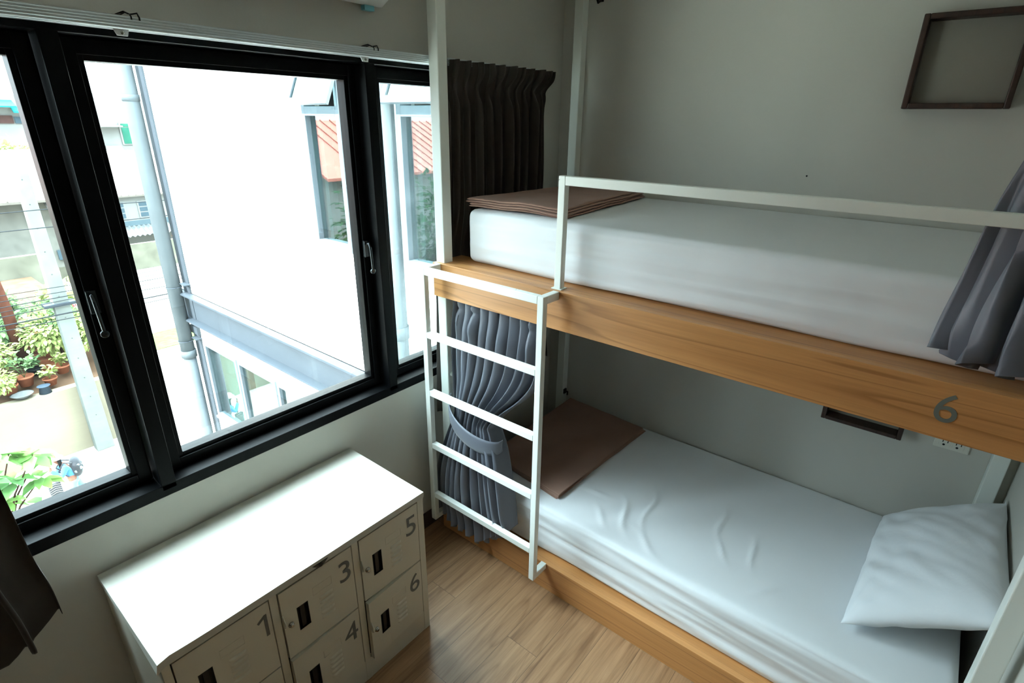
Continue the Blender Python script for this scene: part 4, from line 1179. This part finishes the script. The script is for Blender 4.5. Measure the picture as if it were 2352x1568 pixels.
outside(b.build('block_wall', M['stone'], origin=(-28.3, 0, -4.9)), 'grey stained block wall in front of the old house', 'wall')
b = MB(); b.box(-26.5, -24.2, 6.6, 9.2, GZ, GZ + .03)
outside(b.build('grass_patch', M['grass'], origin=(-25, 8, GZ)), 'small green grass patch beyond the street', 'grass')
# far buildings
e = empty('apartment_building', (-64, 18.5, GZ)); tag(e, 'far white apartment block with a green glazed window', 'building')
b = MB(); b.box(-68, -60, 14.5, 25, GZ, 3.8); b.box(-60.2, -59.2, 14.5, 18.6, 1.0, 1.12); b.build('wall', M['housewhite'], e)
b = MB(); b.box(-60.02, -59.9, 18.5, 20.3, -.55, 1.35); w_ = b.build('window_frame', M['housewhite'], e)
b = MB(); b.box(-59.92, -59.86, 18.65, 20.2, -.45, .95); b.box(-59.92, -59.86, 18.65, 20.2, 1.02, 1.27); b.build('pane', M['glassgreen'], w_)
b = MB(); b.poly([(-60, 17.0, -.6), (-60, 18.2, -.6), (-60, 18.6, -1.6), (-60, 17.0, -1.6)], (.5, 0, 0)); b.build('balcony', M['housewhite'], e)
b = MB(); b.box(-59.9, -59.3, 19.2, 19.7, -1.5, -1.1); b.build('air_unit', M['housegrey'], e)
e = empty('apartment_building', (-64, 9, GZ)); tag(e, 'far block with teal awnings and a brown brick band', 'building')
b = MB(); b.box(-68, -60, 0, 12.4, GZ, 3.4); b.build('wall', M['housewhite'], e)
b = MB(); b.poly([(-60, 8, 3.0), (-58.9, 8, 2.55), (-58.9, 8, 2.45), (-60, 8, 2.9)], (0, 3.4, 0)); b.build('awning', M['teal'], e)
b = MB(); b.poly([(-60, 11.2, 2.55), (-59.3, 11.2, 2.15), (-59.3, 11.2, 2.05), (-60, 11.2, 2.45)], (0, 1.0, 0)); b.build('awning', M['teal'], e)
b = MB(); b.box(-60, -59.9, 0, 11.15, 1.25, 1.85); b.build('brick_band', M['brick'], e)
b = MB(); b.box(-60, -59.9, 11.25, 11.8, 1.25, 1.75); b.build('window_pane', M['glassdark'], e)
shrub('background_tree', (-38, 5.9, -4.5), 4.6, 1.6, 2600, .30, 'leaf_y', 'yellow green tree rising behind the old house roof', None, 'tree', .75, 5)

# seen only mirrored in the wing's windows: a red roofed house and a dark tree
h3 = house('red_roof_house', -23, -16, -17, -4.2, GZ, .15, 1.75, M['housewhite'], M['redtile'], 'red tiled house mirrored in the neighbouring windows', over=.5)
shrub('mirrored_tree', (-12, -2.7, GZ), 7.3, 1.15, 2600, .24, 'leaf_d', 'dark green tree mirrored in the left window of the white wing', None, 'tree', 1.9, 7)
shrub('mirrored_tree', (-12, -5.6, GZ), 7.0, 1.25, 2000, .24, 'leaf_d', 'dark green tree mirrored in the right window of the white wing', None, 'tree', 1.9, 6)

# ---- the passer-by
M['skin'] = painted('skin', osr(0.6, 110, 76, 62), .6, .05, 10, 0)
M['bluecloth'] = cloth('blue_shirt', osr(1.04, 36, 84, 132), .85, .1, .1, 200)
M['jeans'] = cloth('light_blue_jeans', osr(1.23, 58, 98, 138), .85, .1, .1, 200)
M['hat'] = cloth('white_hat', osr(0.9, 150, 150, 150), .9, .1, .05, 200)
M['hair'] = painted('black_hair', osr(1, 16, 14, 14), .5, .1, 30, 0)
M['pack'] = cloth('black_backpack', osr(0.9, 28, 30, 34), .8, .1, .2, 100)
M['packprint'] = painted('pale_print', osr(0.75, 104, 124, 126), .8, .1, 10, 0)
def mk(name, verts, edges, mat, parent=None, origin=None, sub=2):
    me = bpy.data.meshes.new(name); off = wloc(parent) if parent is not None else Vector(origin)
    me.from_pydata([Vector(v[:3]) - off for v in verts], edges, [])
    bm = bmesh.new(); bm.from_mesh(me)
    lay = bm.verts.layers.skin.verify()
    for i, v in enumerate(bm.verts):
        r = verts[i][3]; v[lay].radius = (r, verts[i][4] if len(verts[i]) > 4 else r); v[lay].use_root = (i == 0)
    bm.to_mesh(me); bm.free()
    o = link(name, me, mat, parent, None if parent is not None else origin)
    o.modifiers.new('skin', 'SKIN').use_smooth_shade = True
    s = o.modifiers.new('sub', 'SUBSURF'); s.levels = sub; s.render_levels = sub
    return o
PX0, PY0 = -14.3, 1.66
def P_(dx, dy, dz, r, r2=None): return (PX0 + dx, PY0 + dy, GZ + dz, r) + ((r2,) if r2 else ())
# facing -y, leaning forward, arms bent up to the face, mid stride
V = [P_(0, 0, .90, .115, .10), P_(0, -.03, 1.08, .115, .09), P_(0, -.09, 1.28, .135, .10), P_(0, -.13, 1.38, .06), P_(0, -.16, 1.45, .055), P_(0, -.20, 1.53, .075, .085), P_(0, -.215, 1.60, .07),   # 0-6 trunk, neck, head
     P_(.17, -.10, 1.33, .055), P_(.22, -.22, 1.12, .045), P_(.12, -.38, 1.36, .034), P_(.10, -.36, 1.44, .03),            # 7-10 right arm
     P_(-.17, -.10, 1.33, .055), P_(-.22, -.20, 1.10, .045), P_(-.18, -.36, 1.00, .034), P_(-.17, -.42, .96, .03),         # 11-14 left arm
     P_(.09, -.02, .82, .085), P_(.10, -.12, .47, .06), P_(.10, -.06, .10, .04), P_(.10, -.20, .035, .035),               # 15-18
     P_(-.09, .03, .82, .085), P_(-.10, .18, .50, .06), P_(-.10, .48, .20, .04), P_(-.10, .42, .05, .035)]                # 19-22
Ed = [(0, 1), (1, 2), (2, 3), (3, 4), (4, 5), (5, 6), (2, 7), (7, 8), (8, 9), (9, 10), (2, 11), (11, 12), (12, 13), (13, 14), (0, 15), (15, 16), (16, 17), (17, 18), (0, 19), (19, 20), (20, 21), (21, 22)]
per = mk('person', V, Ed, M['skin'], None, (PX0, PY0, GZ))
tag(per, 'person in a blue shirt and white hat walking with a backpack', 'person')
gr_ = lambda v, k: v[:3] + tuple(r + k for r in v[3:])
sv = [gr_(V[i], .018) for i in (0, 1, 2)] + [gr_(V[7], .02), gr_(V[8], .02), gr_(V[9], .014), gr_(V[11], .02), gr_(V[12], .02), gr_(V[13], .014)]
mk('shirt', sv, [(0, 1), (1, 2), (2, 3), (3, 4), (4, 5), (2, 6), (6, 7), (7, 8)], M['bluecloth'], per)
tv = [gr_(V[0], .014)] + [gr_(V[i], .018) for i in (15, 16, 17, 19, 20, 21)]
mk('trousers', tv, [(0, 1), (1, 2), (2, 3), (0, 4), (4, 5), (5, 6)], M['jeans'], per)
b = MB(); hc = (PX0, PY0 - .20, GZ + 1.585)
b.lathe([(.15, .0), (.16, .008), (.10, .02), (.098, .08), (.07, .115), (.01, .125)], hc, 18); b.build('hat', M['hat'], per)
b = MB()
def hr(s, t): 
    a = pi * s; return Vector((PX0 + .098 * cos(a), PY0 - .19 + .09 * sin(a), GZ + 1.60 - .26 * t - .02 * sin(9 * a)))
b.grid(hr, 16, 6); hh = b.build('hair', M['hair'], per); hh.modifiers.new('t', 'SOLIDIFY').thickness = .02
for dx in (-.03, .03):
    b = MB(); b.lathe([(.010, -.006), (.010, .004)], (PX0 + dx, PY0 - .283, GZ + 1.555), 8, axis='y'); b.build('eye', M['hair'], per)
b = MB(); b.box(PX0 - .02, PX0 + .02, PY0 - .286, PY0 - .278, GZ + 1.495, GZ + 1.502); b.build('mouth', M['hair'], per)
for si, (hx, hy, hz) in enumerate(((.10, -.36, 1.44), (-.17, -.42, .96))):
    b = MB()
    for k in range(4):
        p0 = Vector((PX0 + hx - .024 + .016 * k, PY0 + hy - .01, GZ + hz + (.02 if si == 0 else -.02)))
        s_ = 1 if si == 0 else -1
        b.tube([p0, p0 + Vector((0, -.012, .035 * s_)), p0 + Vector((0, .004, (.062 + .006 * (k in (1, 2))) * s_))], [.009, .0085, .006], 6)
    p0 = Vector((PX0 + hx + .030, PY0 + hy, GZ + hz)); b.tube([p0, p0 + Vector((.018, -.012, .02)), p0 + Vector((.016, -.022, .042))], [.010, .009, .006], 6)
    b.build('fingers', M['skin'], per)
bp = empty('backpack', (PX0, PY0 + .12, GZ + .98)); tag(bp, 'large black backpack with pale print worn by the walking person', 'backpack')
me_b = MB()
def bpf(s, t):
    a, c = 2 * pi * s, pi * t
    r = abs(sin(c)) ** .7
    return Vector((PX0 + .19 * cos(a) * r, PY0 + .135 + .13 * sin(a) * r, GZ + 1.18 - .27 * cos(c) + (0.02 * sin(a) * r)))
me_b.grid(bpf, 28, 18); bmesh.ops.remove_doubles(me_b.bm, verts=me_b.bm.verts, dist=1e-4); me_b.build('pack_body', M['pack'], bp, smooth=True)
b = MB()
for (dx, dz, r) in ((.06, .0, .05), (.02, .10, .04), (.10, -.09, .03), (-.04, -.06, .045)):
    b.lathe([(r, .0), (r * .7, .012)], (PX0 + dx + .03, PY0 + .255, GZ + 1.18 + dz), 12, axis='y')
    b.lathe([(r, .0), (r * .7, .012)], (PX0 + .165, PY0 + .135 + dx, GZ + 1.18 + dz), 12, axis='x')
b.build('print', M['packprint'], bp)
b = MB()
for sx in (-.1, .1): b.tube([(PX0 + sx, PY0 + .06, GZ + 1.36), (PX0 + sx * 1.1, PY0 - .10, GZ + 1.44), (PX0 + sx * 1.2, PY0 - .235, GZ + 1.26), (PX0 + sx * 1.2, PY0 - .08, GZ + 1.02)], .017, 6)
b.build('strap', M['pack'], bp)
bg_ = empty('tote_bag', (PX0 - .10, PY0 - .38, GZ + .5)); tag(bg_, 'dark bag with white line pattern carried in front of the walking person', 'bag')
b = MB(); b.box(PX0 - .02, PX0 + .06, PY0 - .52, PY0 - .26, GZ + .62, GZ + .95); b.build('bag_body', M['pack'], bg_, bevel=.02)
b = MB()
for k in range(5):
    z = GZ + .66 + .058 * k; b.poly([(PX0 + .061, PY0 - .51, z), (PX0 + .061, PY0 - .39, z + .035), (PX0 + .061, PY0 - .27, z), (PX0 + .061, PY0 - .27, z + .009), (PX0 + .061, PY0 - .39, z + .045), (PX0 + .061, PY0 - .51, z + .009)], (.002, 0, 0))
b.build('print', M['hat'], bg_)
b = MB(); b.tube([(PX0 + .02, PY0 - .48, GZ + .94), (PX0 - .08, PY0 - .42, GZ + .99), (PX0 + .02, PY0 - .30, GZ + .94)], .010, 6); b.build('handle', M['pack'], bg_)


SKY_LOW = 12.0; SKY_HIGH = 88.0; SUN_ENERGY = 45.0; SUN_DIR = (.03, .85, -.5); EXPOSURE = -0.18

# ------------------------------------------------------------------ light, sky, camera
w = bpy.data.worlds.new('sky'); SC.world = w; w.use_nodes = True
t = w.node_tree; bg = t.nodes['Background']
bg.inputs[0].default_value = (.74, .92, 1.0, 1)
# bright hazy sky: about a third as bright at the horizon as overhead
tc = N(t, 'ShaderNodeTexCoord'); sp = N(t, 'ShaderNodeSeparateXYZ'); t.links.new(tc.outputs['Generated'], sp.inputs[0])
mr = N(t, 'ShaderNodeMapRange'); mr.inputs[1].default_value = .35; mr.inputs[2].default_value = 1.0
mr.inputs[3].default_value = SKY_LOW; mr.inputs[4].default_value = SKY_HIGH
t.links.new(sp.outputs[2], mr.inputs[0]); t.links.new(mr.outputs[0], bg.inputs[1])
def sun():
    l = bpy.data.lights.new('sun', 'SUN'); l.energy = SUN_ENERGY; l.angle = radians(1.5); l.color = (1, .97, .92)
    o = bpy.data.objects.new('sun', l); COL.objects.link(o)
    d = Vector(SUN_DIR)          # travelling direction
    o.rotation_euler = d.to_track_quat('-Z', 'Y').to_euler(); o.location = (-6, -8, 12)
sun()
# sampling portals in the window opening (they emit nothing themselves)
l = bpy.data.lights.new('window_portal', 'AREA'); l.shape = 'RECTANGLE'; l.size = WY1 - WY0; l.size_y = WZ1 - WZ0
l.cycles.is_portal = True
o = bpy.data.objects.new('window_portal', l); COL.objects.link(o)
o.location = (-.21, (WY0 + WY1) / 2, (WZ0 + WZ1) / 2); o.rotation_euler = Euler((radians(90), 0, radians(-90)))

cam = bpy.data.cameras.new('camera'); co = bpy.data.objects.new('camera', cam); COL.objects.link(co); SC.camera = co
cam.sensor_width = 36; cam.sensor_fit = 'HORIZONTAL'; cam.lens = 36 * 1247.279 / 2352; cam.clip_start = .02; cam.clip_end = 500
a_, b_, c_ = radians(128.77152769), radians(-22.08115948), radians(0.83169943)
fw = Vector((cos(b_) * cos(a_), cos(b_) * sin(a_), sin(b_)))
rt = Vector((sin(a_), -cos(a_), 0)); up = rt.cross(fw)
R_ = rt * cos(c_) + up * sin(c_); U_ = -rt * sin(c_) + up * cos(c_)
co.matrix_world = Matrix((( R_.x, U_.x, -fw.x, 1.76459878), (R_.y, U_.y, -fw.y, -.32132753), (R_.z, U_.z, -fw.z, 1.97420607), (0, 0, 0, 1)))

vs = SC.view_settings
vs.view_transform = 'Standard'; vs.look = 'None'; vs.gamma = 1; vs.use_curve_mapping = False; vs.exposure = EXPOSURE
cy = SC.cycles
cy.use_denoising = True; cy.max_bounces = 14; cy.diffuse_bounces = 10; cy.glossy_bounces = 5; cy.transmission_bounces = 8; cy.transparent_max_bounces = 24
cy.caustics_reflective = False; cy.caustics_refractive = False; cy.sample_clamp_indirect = 10
try:
    cy.denoiser = 'OPENIMAGEDENOISE'; cy.denoising_input_passes = 'RGB_ALBEDO_NORMAL'
except Exception: pass
